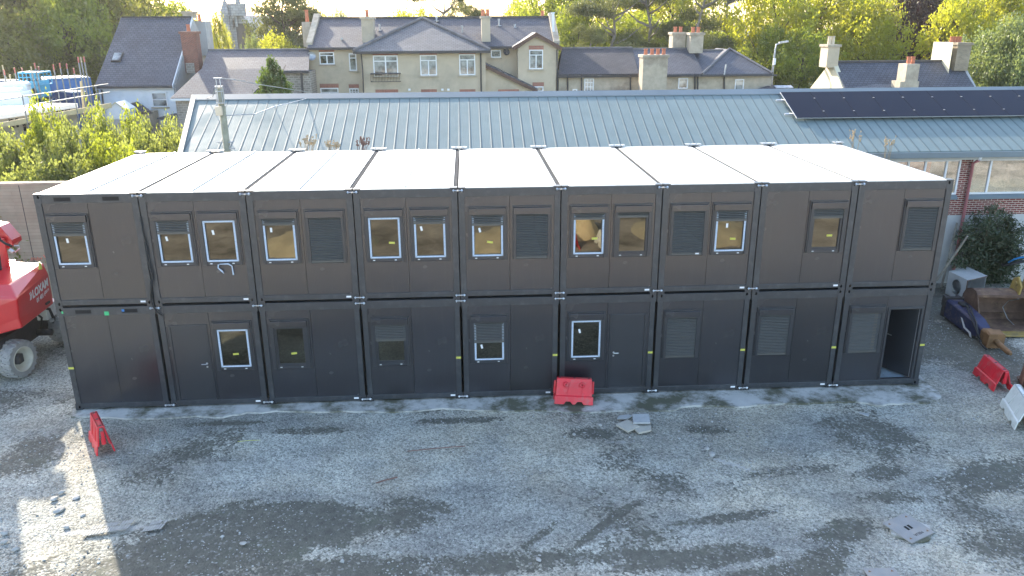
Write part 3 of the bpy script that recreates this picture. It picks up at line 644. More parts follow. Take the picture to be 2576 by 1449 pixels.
# ------------------------------------------------------------------ barriers and yard clutter
def barrier(mt, label, x, y, ang, Lg=1.12, W=.46, H=.62, tilt=0, tiltx=0, lugs=False, z=0):
    """hollow A-shaped road barrier along local X"""
    rt = empty('road_barrier', (0, 0, 0), label, 'barrier', 'plastic road barriers around the yard')
    b = MB(); hl = Lg/2; t = .035
    feet = [(-hl, 0), (-hl+.24, 0), (-hl+.29, .07), (-hl+.40, .07), (-hl+.46, 0), (hl-.46, 0), (hl-.40, .07), (hl-.29, .07), (hl-.24, 0), (hl, 0)]
    for s in (-1, 1):
        lo = W/2; kn = W/2-.035; up = .07; kz = .2
        sk = [(px, s*(lo-(pz/kz)*.035), pz) for px, pz in feet] + [(hl, s*kn, kz), (-hl, s*kn, kz)]
        b.prism(sk, (0, -s*t, 0))
        kn2 = kn-.03
        b.prism([(-hl+.02, s*kn, kz), (hl-.02, s*kn, kz), (hl-.06, s*kn2, kz+.02), (-hl+.06, s*kn2, kz+.02)], (0, -s*t, -.01))
        b.prism([(-hl+.03, s*kn2, kz), (hl-.03, s*kn2, kz), (hl-.05, s*up, H), (-hl+.05, s*up, H)], (0, -s*t, 0))
        for q in (-.2, .2):   # stiffening ribs on the slope
            a = Vector((q*Lg, s*(kn2+.004), kz+.03)); c = Vector((q*Lg*.8+.06, s*(up+.01), H-.06)); b.tube([a, c], .012, 4)
        if lugs:
            for q in (-.22, .2):
                cc = Vector((q*Lg, s*(up+.075), H-.14)); b.lathe(cc, (0, s, .3), [(.075, -.03), (.06, .012), (.03, .012), (.024, -.02)], 14)
    b.box(-hl+.05, -.075, H-.03, hl-.05, .075, H)
    for s in (-1, 1):        # coupling lugs at the ends
        b.box(s*hl-.03 if s > 0 else -hl-.02, -.035, .30, s*hl+.02 if s > 0 else -hl+.03, .035, .56)
        b.cyl((s*(hl-.02), 0, .24), (s*(hl-.02), 0, .38), .05, n=10)
    b.build('body', mt, rt, bevel=.012)
    h = MB()
    for q in (-.38, 0, .38): h.cyl((q*Lg, 0, H), (q*Lg, 0, H+.004), .032, n=12)
    h.build('filler_hole', M['darksteel'] if mt is M['red'] else M['galv'], rt)
    rt.location = (x, y, z); rt.rotation_euler = (tiltx, tilt, ang); return rt
barrier(M['red'], 'red barrier seen end on at the left corner of the lower cabins', -9.52, -1.80, R(-57), Lg=1.0, W=.40, H=.66)
barrier(M['red'], 'red barrier standing against the middle of the cabins', 1.62, -.42, R(-3), Lg=.98, W=.42, H=.64, tilt=R(3), tiltx=R(-9), lugs=True, z=.02)
barrier(M['red'], 'red barrier on the right beside the hydraulic breaker', 12.98, .02, R(-98), Lg=1.15, W=.5, H=.58)
barrier(M['whiteb'], 'white barrier on the right below the red one', 12.36, -1.98, R(-111), Lg=1.35, W=.56, H=.64)
barrier(M['whiteb'], 'second white barrier cut off by the right edge of the photo', 12.75, -2.75, R(-80), Lg=1.2, W=.5, H=.6)

def slab(c, pts, mt, lab, th=.05, rx=0, ry=0, rz=0):
    me_ = MB().prism([(p[0], p[1], 0) for p in pts], (0, 0, th)).build('paving_slab', mt, bevel=.006)
    me_.location = c; me_.rotation_euler = (rx, ry, rz); tag(me_, lab, 'slab', 'paving slabs in a loose pile')
sq = [(-.2, -.2), (.2, -.2), (.2, .2), (-.2, .2)]
slab((3.12, -1.62, .10), sq, M['slab2'], 'blue-grey square slab lying on top of the slab pile', ry=R(-4), rx=R(3), rz=R(-8))
slab((2.76, -1.80, .02), sq, M['slab'], 'beige broken slab on the left of the slab pile', rx=R(2), rz=R(35))
slab((3.08, -1.98, .0), [(-.24, .2), (.25, .22), (.2, -.05), (-.12, -.17)], M['slab'], 'brown slab fragment under the front of the slab pile', rx=R(-2))
slab((2.78, -1.32, .01), [(-.2, -.07), (.05, -.1), (.2, .05), (.1, .1), (-.12, .06)], M['slab2'], 'narrow pale slab shard behind the slab pile', th=.04)
slab((8.7, -1.55, .0), [(-.1, .1), (.12, .02), (.05, -.11), (-.03, -.04)], M['slab2'], 'small lone slab shard on the gravel before the right cabins', th=.03)
def rod(a, b, r, mt, name, lab, cat):
    mid = (Vector(a)+Vector(b))/2+Vector((0, 0, .01))
    o = MB().tube([a, mid, b], r, 6).build(name, mt, origin=tuple(mid)); tag(o, lab, cat)
a, b = G(1025, 1136), G(1170, 1125); rod((a.x, a.y, .01), (b.x, b.y, .03), .012, M['rustrod'], 'steel_rod', 'long thin rusty rod lying on the gravel in front of the fourth cabin', 'rod')
a, b = G(946, 1216), G(1000, 1204); rod((a.x, a.y, .01), (b.x, b.y, .035), .016, M['rustrod'], 'steel_rod', 'short rusty rod at the edge of the dark damp patch', 'rod')
a, b = G(598, 1112), G(655, 1109); rod((a.x, a.y, .012), (b.x, b.y, .02), .006, M['yellow'], 'plastic_strap', 'thin yellow strap on the gravel before the second cabin', 'strap')

def stone(px, py, s, lab, mt='stone', ff=.5):
    s *= .72
    p = G(px, py); r = random.Random(px*7+py)
    bm = bmesh.new(); bmesh.ops.create_icosphere(bm, subdivisions=2, radius=1)
    k = [Vector((r.uniform(-1, 1), r.uniform(-1, 1), r.uniform(-1, 1))).normalized() for _ in range(7)]
    for v in bm.verts:
        d = v.co.copy(); sc = 1
        for q in k:
            t = d.dot(q)
            if t > .62: sc = min(sc, .62/t)
        v.co = Vector((d.x*sc*s*1.25, d.y*sc*s, d.z*sc*s*ff))
    bmesh.ops.rotate(bm, verts=bm.verts, matrix=Matrix.Rotation(r.uniform(0, 3), 3, 'Z'))
    me_ = bpy.data.meshes.new('loose_stone'); bm.to_mesh(me_); bm.free(); me_.materials.append(M[mt])
    o = bpy.data.objects.new('loose_stone', me_); col.objects.link(o); o.location = (p.x, p.y, s*ff*.35-.01); tag(o, lab, 'stone', 'loose stones lying in the yard')
for a in [(155, 1238, .09, 'pointed pale stone topmost of the cluster in the sunlit strip'), (138, 1254, .11, 'flat pale stone left in the sunlit cluster'), (191, 1252, .11, 'elongated stone right in the sunlit cluster'),
          (150, 1283, .16, 'largest whitish rock in the sunlit cluster'), (207, 1296, .08, 'small rounded stone below the sunlit cluster'), (168, 1325, .09, 'pale stone above the tyre print in the sun'),
          (612, 1367, .09, 'square grey stone alone on the dark damp patch'), (1354, 1408, .075, 'white round stone at the bottom middle of the yard'), (1357, 1396, .04, 'tiny white stone just above the bottom middle one'),
          (330, 1139, .06, 'small white stone right of the end-on red barrier'), (435, 1188, .06, 'triangular pale stone on open gravel left of centre'),
          (10, 1340, .12, 'pale rock at the left edge of the photo'), (12, 1363, .1, 'slanted slab-like stone at the left edge'), (40, 1380, .1, 'stone low at the left edge beside the sun stripe'),
          (1445, 1092, .07, 'pale rubble piece left of the slab pile'), (1420, 1098, .06, 'small rubble stone farthest left of the slab pile'), (1470, 1088, .05, 'small rubble stone nearest the slab pile'),
          (1510, 1068, .08, 'angular white stone above the rubble'), (1780, 1128, .10, 'upper cream rubble lump in the pale diagonal streak'), (1790, 1143, .12, 'lower cream rubble lump in the pale diagonal streak'),
          (2458, 1157, .05, 'lone white pebble in the blue gravel near the white barrier'), (2478, 850, .13, 'brown round stone before the big rusty bucket')]:
    stone(*a[:3], a[3], 'rust' if 'brown' in a[3] else 'stone')

# tyre print in pale dust
def tyreprint(px0, py0, px1, py1, n, name):
    a, b = G(px0, py0), G(px1, py1); m_ = MB(); d = (b-a); L0 = d.length; d.normalize(); s = Vector((-d.y, d.x, 0))
    for i in range(n):
        c = a.lerp(b, (i+.5)/n)+s*random.uniform(-.01, .01); c.z = .0
        m_.prism([c-s*.16-d*.06, c-s*.15-d*.02, c+s*.0+d*.03, c+s*.0-d*.01], (0, 0, .012))
        if i % 5: m_.prism([c+s*.03-d*.01, c+s*.03+d*.03, c+s*.14+d*.07, c+s*.14+d*.03], (0, 0, .010))
    return m_.build('tyre_print', M['stone'], origin=tuple(a))
tag(tyreprint(215, 1338, 330, 1318, 15, ''), 'tyre tread print in pale dust crossing the sunlit strip', 'tyre print', 'tyre prints in the yard')
tag(tyreprint(365, 1325, 415, 1318, 7, ''), 'short tyre tread print right of the sunlit strip', 'tyre print', 'tyre prints in the yard')

# text helper (writing that stands in the place)
def text_mesh(s, size, M4, mt, parent, name='lettering', bold=0.0, sx=1.0, ext=.002):
    cu = bpy.data.curves.new(name, 'FONT'); cu.body = s; cu.size = size; cu.offset = bold; cu.extrude = ext; cu.align_x = 'LEFT'
    tmp = bpy.data.objects.new(name, cu); col.objects.link(tmp); dg = bpy.context.evaluated_depsgraph_get(); me_ = bpy.data.meshes.new_from_object(tmp.evaluated_get(dg))
    bpy.data.objects.remove(tmp); me_.transform(M4 @ Matrix.Diagonal((sx, 1, 1, 1))); org = root_loc(parent); me_.transform(Matrix.Translation(-org))
    me_.name = name; me_.materials.clear(); me_.materials.append(mt)
    o = bpy.data.objects.new(name, me_); col.objects.link(o); o.parent = parent; KIDS.setdefault(parent.name, []).append(o); return o
def basis(o, x, y):
    x = Vector(x).normalized(); y = (Vector(y)-x*Vector(y).dot(x)).normalized(); z = x.cross(y)
    m_ = Matrix((x, y, z)).transposed().to_4x4(); m_.translation = Vector(o); return m_

# manholes
def manhole(c, ax, ay, lab, ring=True, word=None):
    c = Vector(c); rt = empty('manhole_cover', (c.x, c.y, 0), lab, 'manhole cover', 'steel manhole covers in the gravel')
    ax = Vector(ax); ay = Vector(ay); q = [c-ax-ay, c+ax-ay, c+ax+ay, c-ax+ay]
    n = 22; rr = ax.length*1.16; ring_ = [(c.x+rr*math.cos(2*math.pi*i/n)*random.uniform(.9, 1.12)+.02, c.y+rr*.92*math.sin(2*math.pi*i/n)*random.uniform(.9, 1.12)-.03, -.04) for i in range(n)]
    MB().prism(ring_, (0, 0, .05)).build('concrete_surround', M['concrete'], rt)
    MB().prism([(p.x, p.y, .005) for p in q], (0, 0, .022)).build('plate', mplate, rt, bevel=.004)
    t = MB(); u = ax.normalized(); v = ay.normalized()
    for (a, b) in ((-.72, -.72), (.72, -.72), (.72, .72), (-.72, .72)):
        k = c+ax*a+ay*b; t.prism([(k.x-.03, k.y-.02, .027), (k.x+.03, k.y-.01, .027), (k.x, k.y+.035, .027)], (0, 0, .002))
    t.build('rust_mark', M['rust2'], rt)
    s = MB()
    for a in (-.13, .13):
        k = c+ay*a; s.prism([(k+u*.06+v*.028).to_tuple()[:2]+(.027,), (k-u*.06+v*.028).to_tuple()[:2]+(.027,), (k-u*.06-v*.028).to_tuple()[:2]+(.027,), (k+u*.06-v*.028).to_tuple()[:2]+(.027,)], (0, 0, .002))
    s.build('lifting_slot', M['black'], rt)
    if word:
        p = c+u*.19+v*.135; p.z = .028; text_mesh(word, .09, basis(p, -v, u), M['darksteel'], rt)
    return rt
mplate = mat('steel_cover_plate', (.30, .295, .28), .6, .12, 3, metal=.1, dirt=(.42, .34, .26), dirt_amt=.45, dirt_sc=4)
A_, B_, C_, D_ = G(2220, 1314), G(2292, 1374), G(2352, 1337), G(2276, 1297)
cc = (A_+B_+C_+D_)/4
manhole(cc, (C_+B_-A_-D_)/4, (C_+D_-A_-B_)/4, 'square steel manhole cover with rust marks and lettering in the gravel', word='MEUA')
E1, E2 = G(2165, 1432), G(2243, 1430); ux = (E2-E1)/2
manhole(E1+ux+Vector((0.03, -.33, 0)), ux, Vector((0, .32, 0)), 'second steel manhole cover at the bottom edge of the photo')
o = MB(); p = G(2470, 1452); n = 30
o.prism([(p.x+.55*math.cos(2*math.pi*i/n)*random.uniform(.95, 1.05), p.y-.36+.42*math.sin(2*math.pi*i/n), -.03) for i in range(n)], (0, 0, .055))
tag(o.build('concrete_collar', M['slab'], origin=(p.x, p.y, 0)), 'round pale concrete collar at the bottom right edge', 'concrete collar')

# galvanised duct box
rt = empty('duct_box', (16.3, 6.75, 0), 'galvanised metal box with a round hole standing on the gravel', 'duct box')
c0 = G(2377, 738); c1 = G(2424, 763); c2 = G(2470, 752); hz = Vector((0, 0, .82))
ux = (c1-c0); vx = (c2-c1); vx.z = 0; vx = vx.normalized()*1.0
bx = MB(); u_ = ux.normalized(); wv_ = ux.length; mc = c0+ux*.5+hz*.5; n = 24; ins_ = []; outr = []
for i in range(n):
    a = 2*math.pi*(i+.5)/n; ins_.append(mc+u_*(math.cos(a)*.25)+Vector((0, 0, math.sin(a)*.27)))
    t = min((wv_/2)/max(abs(math.cos(a)), 1e-6), .41/max(abs(math.sin(a)), 1e-6)); outr.append(mc+u_*math.cos(a)*t+Vector((0, 0, math.sin(a)*t)))
for cq in (c0, c1, c0+hz, c1+hz):
    k = min(range(n), key=lambda i: (outr[i]-cq).length); outr[k] = cq
bx.add(ins_+outr, [(i, (i+1) % n, n+(i+1) % n, n+i) for i in range(n)])
bx.prism([c0+hz, c1+hz, c1+hz+vx*1.05, c0+hz+vx*1.05], (0, 0, .012)); bx.prism([c0, c1, c1+vx, c0+vx], (0, 0, .02))
bx.prism([c0+vx, c0+vx+hz, c0+hz, c0], u_*.012); bx.prism([c0+vx, c1+vx, c1+vx+hz, c0+vx+hz], -vx*.012)
M['galvpale'] = mat('pale_galvanised_sheet', (.52, .52, .5), .5, .15, 4, dirt=(.32, .3, .27), dirt_amt=.5, dirt_sc=2)
bx.build('casing', M['galvpale'], rt)
sc_ = MB()
zz_ = [(0, .55), (.16, .3), (.34, .16), (.55, .14), (.82, .22)]
for (za, ya), (zb__, yb__) in zip(zz_, zz_[1:]): sc_.prism([c1+Vector((0, 0, za))+vx*ya, c1+Vector((0, 0, zb__))+vx*yb__, c1+Vector((0, 0, zb__))+vx*yb__-u_*.9, c1+Vector((0, 0, za))+vx*ya-u_*.9], vx*.01)
sc_.build('curved_baffle', M['galv'], rt)
cc_ = MB(); cc_.tube([c1, c1+hz, c1+hz+vx], .018, 4); cc_.build('edge_angle', M['rust'], rt)

# hydraulic breaker lying on the ground
b0, b1 = Vector((14.72, 4.75, .42)), Vector((14.42, 1.2, .2))
ax = (b1-b0).normalized(); sd = Vector((ax.y, -ax.x, 0)).normalized()*-1; upv = sd.cross(ax)*-1
if upv.z < 0: upv = -upv
rt = empty('hydraulic_breaker', (14.6, 3.2, 0), 'blue hydraulic breaker with a rusty chisel lying on the gravel', 'hydraulic breaker')
def bp_(t, s, u): return b0+ax*t+sd*s+upv*u
def loft(mb, secs):
    for (A, B) in zip(secs, secs[1:]): mb.add(A+B, [(i, (i+1) % len(A), len(A)+(i+1) % len(A), len(A)+i) for i in range(len(A))])
    mb.add(secs[0], [tuple(range(len(secs[0])))]); mb.add(secs[-1], [tuple(range(len(secs[-1])))])
def sec(t, w_, h0, h1, ch=.05): return [bp_(t, -w_, h0), bp_(t, w_, h0), bp_(t, w_, h1-ch), bp_(t, w_-ch, h1), bp_(t, -w_+ch, h1), bp_(t, -w_, h1-ch)]
q = MB(); loft(q, [sec(0, .27, -.33, .24), sec(.5, .27, -.33, .26), sec(1.4, .24, -.3, .22), sec(1.75, .2, -.24, .16), sec(2.0, .14, -.16, .1)])
q.build('housing', M['bluesteel'], rt, bevel=.012)
q = MB(); loft(q, [sec(-.16, .3, -.38, .2, .02), sec(-.1, .3, -.38, .3, .02), sec(0, .3, -.36, .3, .02)])
for s in (-.2, .2): q.obox(bp_(-.22, s, .1), (.09, .22, .36), Matrix((sd, ax, upv)).transposed())
q.cyl(bp_(-.25, -.24, .2), bp_(-.25, .24, .2), .045)
q.build('mounting_head', M['darksteel'], rt, bevel=.01)
q = MB(); loft(q, [sec(1.98, .17, -.2, .14), sec(2.3, .17, -.2, .12)]); loft(q, [sec(2.28, .24, -.25, .24), sec(2.55, .24, -.25, .2)])
q.build('lower_bracket', M['rust2'], rt, bevel=.012)
q = MB(); q.tube([bp_(2.5, 0, -.02), bp_(2.7, 0, -.04), bp_(3.25, 0, -.05), bp_(3.33, 0, -.05)], [.085, .085, .075, .04], 12); q.build('chisel', M['rust2'], rt)
q = MB(); q.tube([bp_(.55, .05, .27), bp_(.9, .0, .34), bp_(1.3, -.12, .30), bp_(1.7, -.2, .2), bp_(2.1, -.3, .0), bp_(2.4, -.36, -.15), bp_(2.8, -.38, -.17)], .028, 7)
q.tube([bp_(.5, -.02, .27), bp_(.85, -.08, .35), bp_(1.3, -.2, .28), bp_(1.8, -.28, .12), bp_(2.3, -.35, -.05)], .025, 7); q.obox(bp_(.5, 0, .28), (.2, .3, .08), Matrix((sd, ax, upv)).transposed()); q.build('hose', M['rubber'], rt, smooth=True)
q = MB(); pts = [(.95, .05), (1.05, .05), (1.3, -.14), (1.65, -.16), (1.75, -.3), (1.62, -.3), (1.55, -.22), (1.22, -.2)]
for s in (-1,):
    q.prism([bp_(t, s*.262, u) for t, u in pts], sd*.006)
q.build('white_stripe', M['white'], rt)

# big rusty bucket, mouth towards the yard
def bucket(name, lab, o_, L_, S_, mt, lipmt, rz=0, teeth=0, ears=True, pale_line=True):
    rt = empty(name, (0, 0, 0), lab, 'excavator bucket', 'excavator buckets lying in the yard')
    prof = [(-.62, .02), (-.2, .03), (.1, .05), (.32, .16), (.44, .38), (.42, .62), (.3, .80), (.08, .88), (-.14, .86), (-.22, .80)]
    prof = [(a*S_, b_*S_) for a, b_ in prof]
    q = MB()
    for (a, b_) in zip(prof, prof[1:]):
        d = Vector((0, b_[0]-a[0], b_[1]-a[1])).normalized(); nrm = Vector((0, -d.z, d.y))*.03
        q.prism([(0, a[0], a[1]), (0, b_[0], b_[1]), (0, b_[0]+nrm.y, b_[1]+nrm.z), (0, a[0]+nrm.y, a[1]+nrm.z)], (L_, 0, 0))
    q.build('shell', mt, rt)
    for xx in (0, L_-.03): MB().prism([(xx, a, b_) for a, b_ in prof], (.03, 0, 0)).build('side_plate', mt, rt)
    MB().box(-.02, prof[0][0]-.28*S_, -.01, L_+.02, prof[0][0]+.02, .035).build('cutting_edge', lipmt, rt, bevel=.005)
    e = MB(); e.box(-.01, prof[-1][0]-.04, prof[-1][1]-.07, L_+.01, prof[-1][0]+.03, prof[-1][1]+.01); e.build('top_bar', mt, rt)
    if pale_line:
        r_ = MB(); x_ = .95*S_
        r_.tube([(x_, -.26*S_, .72*S_), (x_-.08, .0, .58*S_), (x_-.1, .16*S_, .36*S_), (x_, .0, .12*S_), (x_+.05, -.3*S_, .045)], .014, 5); r_.build('pale_curve', M['galv'], rt)  # pale tube drawing a curved line inside the shell
    if ears:
        for xx in (L_*.62, L_*.78):
            e = MB(); e.prism([(xx, -.22*S_, .78*S_), (xx, .2*S_, .82*S_), (xx, .1*S_, 1.15*S_), (xx, -.08*S_, 1.22*S_), (xx, -.26*S_, 1.02*S_)], (.06, 0, 0)); e.cyl((xx-.05, -.06*S_, 1.05*S_), (xx+.11, -.06*S_, 1.05*S_), .07); e.build('hitch_ear', M['ochre'], rt, bevel=.008)
    for k in range(teeth):
        x_ = (k+.5)*L_/teeth; MB().prism([(x_-.05, prof[0][0]-.25*S_, .0), (x_+.05, prof[0][0]-.25*S_, .0), (x_+.02, prof[0][0]-.5*S_, .0), (x_-.02, prof[0][0]-.5*S_, .0)], (0, 0, .05)).build('tooth', mt, rt)
    rt.location = o_; rt.rotation_euler.z = rz; return rt
bucket('excavator_bucket', 'large rusty bucket with a yellow cutting edge, mouth facing the yard', (14.95, 4.3, .02), 2.0, 1.30, M['rust'], M['ochre'], rz=R(-6))
bucket('excavator_bucket', 'small brown ribbed bucket cut off at the right edge behind the white barrier', (14.25, -.85, .05), .9, .8, M['rust'], M['rust'], rz=R(150), teeth=4, ears=False, pale_line=False)

# poles, hose, bush by the workshop wall
def pole2(p0, p1, lab): 
    p0, p1 = Vector(p0), Vector(p1); tag(MB().tube([p0, p0.lerp(p1, .5)+Vector((.01, 0, .01)), p1], [.045, .042, .035], 6).build('timber_pole', M['oldwood'], origin=tuple(p0)), lab, 'timber pole', 'weathered poles leaning at the right end of the cabins')
pole2(G(2368, 722, .05), P(2408, 560, 8.1), 'upright weathered pole leaning behind the right end cabin')
pole2(P(2356, 705, 6.9), P(2434, 594, 6.2), 'slanting weathered pole crossing the upright one')
pts = [P(2537, 660, 6.9), P(2552, 652, 6.7), P(2566, 648, 6.5), P(2590, 646, 6.2), P(2620, 655, 6)]
tag(MB().tube(pts, .03, 8).build('blue_hose', M['hose'], smooth=True, origin=tuple(pts[0])), 'bright blue hose arching out of the bush', 'hose')
pts = [P(2520, 668, 7.2), P(2545, 664, 7), P(2600, 652, 6.8)]
tag(MB().tube(pts, .05, 8).build('black_pipe', M['rubber'], smooth=True, origin=tuple(pts[0])), 'black pipe under the blue hose beside the bush', 'pipe')

# ------------------------------------------------------------------ leaf crowns
def leafquads(name, C, S, asp=.6, up=0.0, seed=0):
    """C: leaf centres (n,3), S: sizes (n)"""
    g = np.random.default_rng(seed); n = len(C)
    nv = g.normal(size=(n, 3)); nv[:, 2] += up; nv /= np.linalg.norm(nv, axis=1)[:, None]
    a = g.normal(size=(n, 3)); u = np.cross(nv, a); u /= np.linalg.norm(u, axis=1)[:, None]; v = np.cross(nv, u)
    u *= S[:, None]*.5; v *= S[:, None]*.5*asp
    V = np.stack([C-u, C+v*1.0+u*.1, C+u, C-v*1.0+u*.1], 1).reshape(-1, 3)
    return npmesh(name, V, np.arange(n*4).reshape(-1, 4))
def crown(name, kind, seed, nclump, per, leaf, crad):
    g = np.random.default_rng(seed); cs = []
    while len(cs) < nclump:
        p = g.uniform(-1, 1, 3); r = np.linalg.norm(p)
        if r > 1: continue
        if kind == 'round':
            if r < .35: continue
            lump = 1+.22*math.sin(3*math.atan2(p[1], p[0])+seed)+.12*math.sin(5*p[2]+seed)
            cs.append((p[0]*.46*lump, p[1]*.46*lump, .6+p[2]*.37))
        elif kind == 'tall':     # bushy from the ground up, tapering
            a_ = g.uniform(0, 6.28); q_ = math.sqrt(g.random()); zm = .74+.24*(.5+.5*math.sin(a_*3+seed*1.7))*(1-.3*q_)*g.uniform(.8, 1.1); z = zm*(1-(q_**3)*.25)*g.random()**.7; rr = .48*q_*(1 if z < .6 else .75); cs.append((math.cos(a_)*rr, math.sin(a_)*rr, .03+.93*z))
        elif kind == 'cone':
            z = g.random()**1.2; a_ = g.uniform(0, 6.28); rr = .46*g.random()**.35*(1-z**2.2)**.75; cs.append((math.cos(a_)*rr, math.sin(a_)*rr, .02+.95*z))
        elif kind == 'pine':     # flat pads on spreading limbs
            k = g.integers(0, 15); gk = np.random.default_rng(seed*100+k); az = gk.uniform(0, 6.28); z = .38+.58*gk.random(); rr = (.42-.28*abs(z-.6))*gk.uniform(.35, 1)
            cs.append((math.cos(az)*rr+p[0]*.17, math.sin(az)*rr+p[1]*.17, z+p[2]*.035+.03*(1-p[0]**2-p[1]**2)))
    cs = np.array(cs); n = nclump*per
    off = g.normal(size=(n, 3)); off /= np.linalg.norm(off, axis=1)[:, None]; off *= (g.random((n, 1))**.45)*crad*g.uniform(.6, 1.35, (nclump, 1)).repeat(per, 0)
    if kind == 'pine': off[:, 2] *= .5
    C = cs.repeat(per, 0)+off; C[:, 2] = np.maximum(C[:, 2], .005)
    return leafquads(name, C, leaf*g.uniform(.6, 1.3, n), .75 if kind != 'pine' else .35, .35 if kind != 'pine' else 0, seed)
def trunk(name, seed, kind):
    g = random.Random(seed); m_ = MB(); top = .78 if kind != 'pine' else .9
    pts = [Vector((g.uniform(-.02, .02)*i, g.uniform(-.02, .02)*i, top*i/5)) for i in range(6)]
    m_.tube(pts, [.028, .023, .02, .016, .011, .005], 8)
    for k in range(11):
        z = g.uniform(.25, .72); i = int(z/top*5); b = pts[i].lerp(pts[min(i+1, 5)], z/top*5-i); a = g.uniform(0, 6.28); L = g.uniform(.18, .36)
        m_.tube([b, b+Vector((math.cos(a)*L*.5, math.sin(a)*L*.5, L*(.35 if kind != 'pine' else .12))), b+Vector((math.cos(a)*L, math.sin(a)*L, L*(.8 if kind != 'pine' else .35)))], [.010, .007, .003], 5)
    me_ = bpy.data.meshes.new(name); me_.from_pydata(m_.v, [], m_.f); me_.polygons.foreach_set('use_smooth', [True]*len(me_.polygons)); me_.update(); return me_
CR = {'round': [crown('crown_round', 'round', s, 300, 40, .027, .085) for s in (1, 2, 3)],
      'pine': [crown('crown_pine', 'pine', s, 460, 45, .021, .06) for s in (11, 12)],
      'tall': [crown('crown_tall', 'tall', s, 420, 36, .03, .07) for s in (21, 22, 23, 24)],
      'cone': [crown('crown_cone', 'cone', 31, 420, 26, .034, .06)]}
TK = {k: [trunk('trunk', i+len(k), k) for i in range(2)] for k in CR}
for k in CR:
    for q in CR[k]: q.materials.append(LF['olive'])
    for q in TK[k]: q.materials.append(M['bark'])
tcount = [0]
def tree(name, kind, px, pytop, wpx, Y, leaf, label, cat='tree', group=None, z0=0.0, bark='bark', dz=0):
    top = P(px, pytop, Y); H = top.z-z0; dep = (Vector((top.x, Y, top.z))-CAM).dot(FW); W = wpx*KPX/CF*dep
    i = tcount[0]; tcount[0] += 1
    rt = empty(name, (top.x, Y, z0), label, cat, group, rz=i*2.4)
    c = bpy.data.objects.new('crown', CR[kind][i % len(CR[kind])]); col.objects.link(c); c.parent = rt; c.scale = (W, W, H*1.0)
    c.material_slots[0].link = 'OBJECT'; c.material_slots[0].material = LF[leaf]
    t = bpy.data.objects.new('trunk', TK[kind][i % 2]); col.objects.link(t); t.parent = rt; t.scale = (W*.9, W*.9, H*(.7 if kind == 'tall' else 1)); t.material_slots[0].link = 'OBJECT'; t.material_slots[0].material = M[bark]
    KIDS[rt.name] = [c, t]; return rt

# bush by the workshop
def bush(px0, px1, pyt, pyb, Y, lab):
    bl = G((px0+px1)/2, pyb); rt = empty('butterfly_bush', (bl.x, bl.y, 0), lab, 'bush'); g = np.random.default_rng(5)
    tops = [(2430, 565), (2455, 545), (2480, 560), (2500, 520), (2520, 530), (2545, 560), (2560, 600), (2420, 620), (2470, 600), (2520, 590), (2400, 660), (2560, 650), (2415, 590), (2590, 570), (2600, 620), (2450, 610), (2540, 545), (2440, 640), (2500, 640), (2540, 640)]
    C = []; st = MB(); base = Vector((bl.x, bl.y, .05))
    for t in tops:
        e = P(t[0], t[1], Y-g.uniform(.0, 1.1)); mid = base.lerp(e, .5)+Vector((g.normal()*.15, g.normal()*.15, .25)); st.tube([base+Vector((g.normal()*.2, g.normal()*.1, 0)), mid, e], [.022, .015, .006], 5)
        for k in range(520):
            q = g.random()**.7; p = base.lerp(mid, q*2) if q < .5 else mid.lerp(e, q*2-1)
            C.append(p+Vector(g.normal(size=3))*(.34*(1.05-q)+.08))
    C = np.array([(c.x, min(c.y, 8.15), max(c.z, .05)) for c in C]); me_ = leafquads('foliage', C-np.array([bl.x, bl.y, 0]), g.uniform(.1, .22, len(C)), .28, .2, 5); me_.materials.append(LF['bush'])
    o = bpy.data.objects.new('foliage', me_); col.objects.link(o); o.parent = rt; st.build('stem', M['bark'], rt)
bush(2400, 2576, 520, 700, 7.9, 'dark green butterfly bush against the pale workshop plinth')

# ------------------------------------------------------------------ boom lift at the left edge
rt = empty('boom_lift', (-13.9, 3.2, 0), 'red articulated boom lift with white-rimmed wheels beside the cabins', 'boom lift')
def P2(px, py, Y): return P(px, py, Y)
fc_t, fc_b = Vector((-12.93, 2.0, 2.34)), Vector((-12.96, 2.0, 1.50)); fc_k = Vector((-12.98, 2.0, 1.9-.12))
bk_t, bk_k, bk_b = Vector((-13.12, 4.05, 2.40)), Vector((-13.13, 4.05, 1.80)), Vector((-13.15, 4.05, 1.45))
lf_t, lf_k, lf_b = Vector((-14.6, 1.35, 2.6)), Vector((-14.6, 1.25, 1.85)), Vector((-14.6, 1.3, 1.22))
tp_b, tp_l = Vector((-13.22, 4.1, 2.70)), Vector((-14.6, 1.75, 2.74)); tp_f = Vector((-13.25, 2.35, 2.62)); tp_e = Vector((-14.6, 4.1, 2.80)); bb = Vector((-14.6, 4.05, 1.45))
h = MB()
h.add([fc_t, fc_k, fc_b, bk_t, bk_k, bk_b, lf_t, lf_k, lf_b, tp_b, tp_l, tp_f, tp_e, bb], [(0, 3, 4, 1), (1, 4, 5, 2), (0, 1, 7, 6), (1, 2, 8, 7), (0, 11, 9, 3), (0, 6, 10, 11), (11, 10, 12, 9), (3, 9, 12), (3, 12, 13, 5), (2, 5, 13, 8)])
hood = h.build('counterweight_hood', M['mred'], rt, bevel=.035)
ux = (bk_t-fc_t).normalized(); nz_ = ux.cross(Vector((0, 0, 1))).normalized(); 
if nz_.x < 0: nz_ = -nz_
def side_pt(t, z): 
    a = fc_k.lerp(bk_k, t); b = fc_t.lerp(bk_t, t); f = (z-a.z)/(b.z-a.z); return a.lerp(b, f)+nz_*.012
vy = (fc_t-fc_k).normalized()
text_mesh('LOXAM', .33, basis(side_pt(.42, 2.04), ux, vy), M['white'], rt, bold=.012, sx=.95)
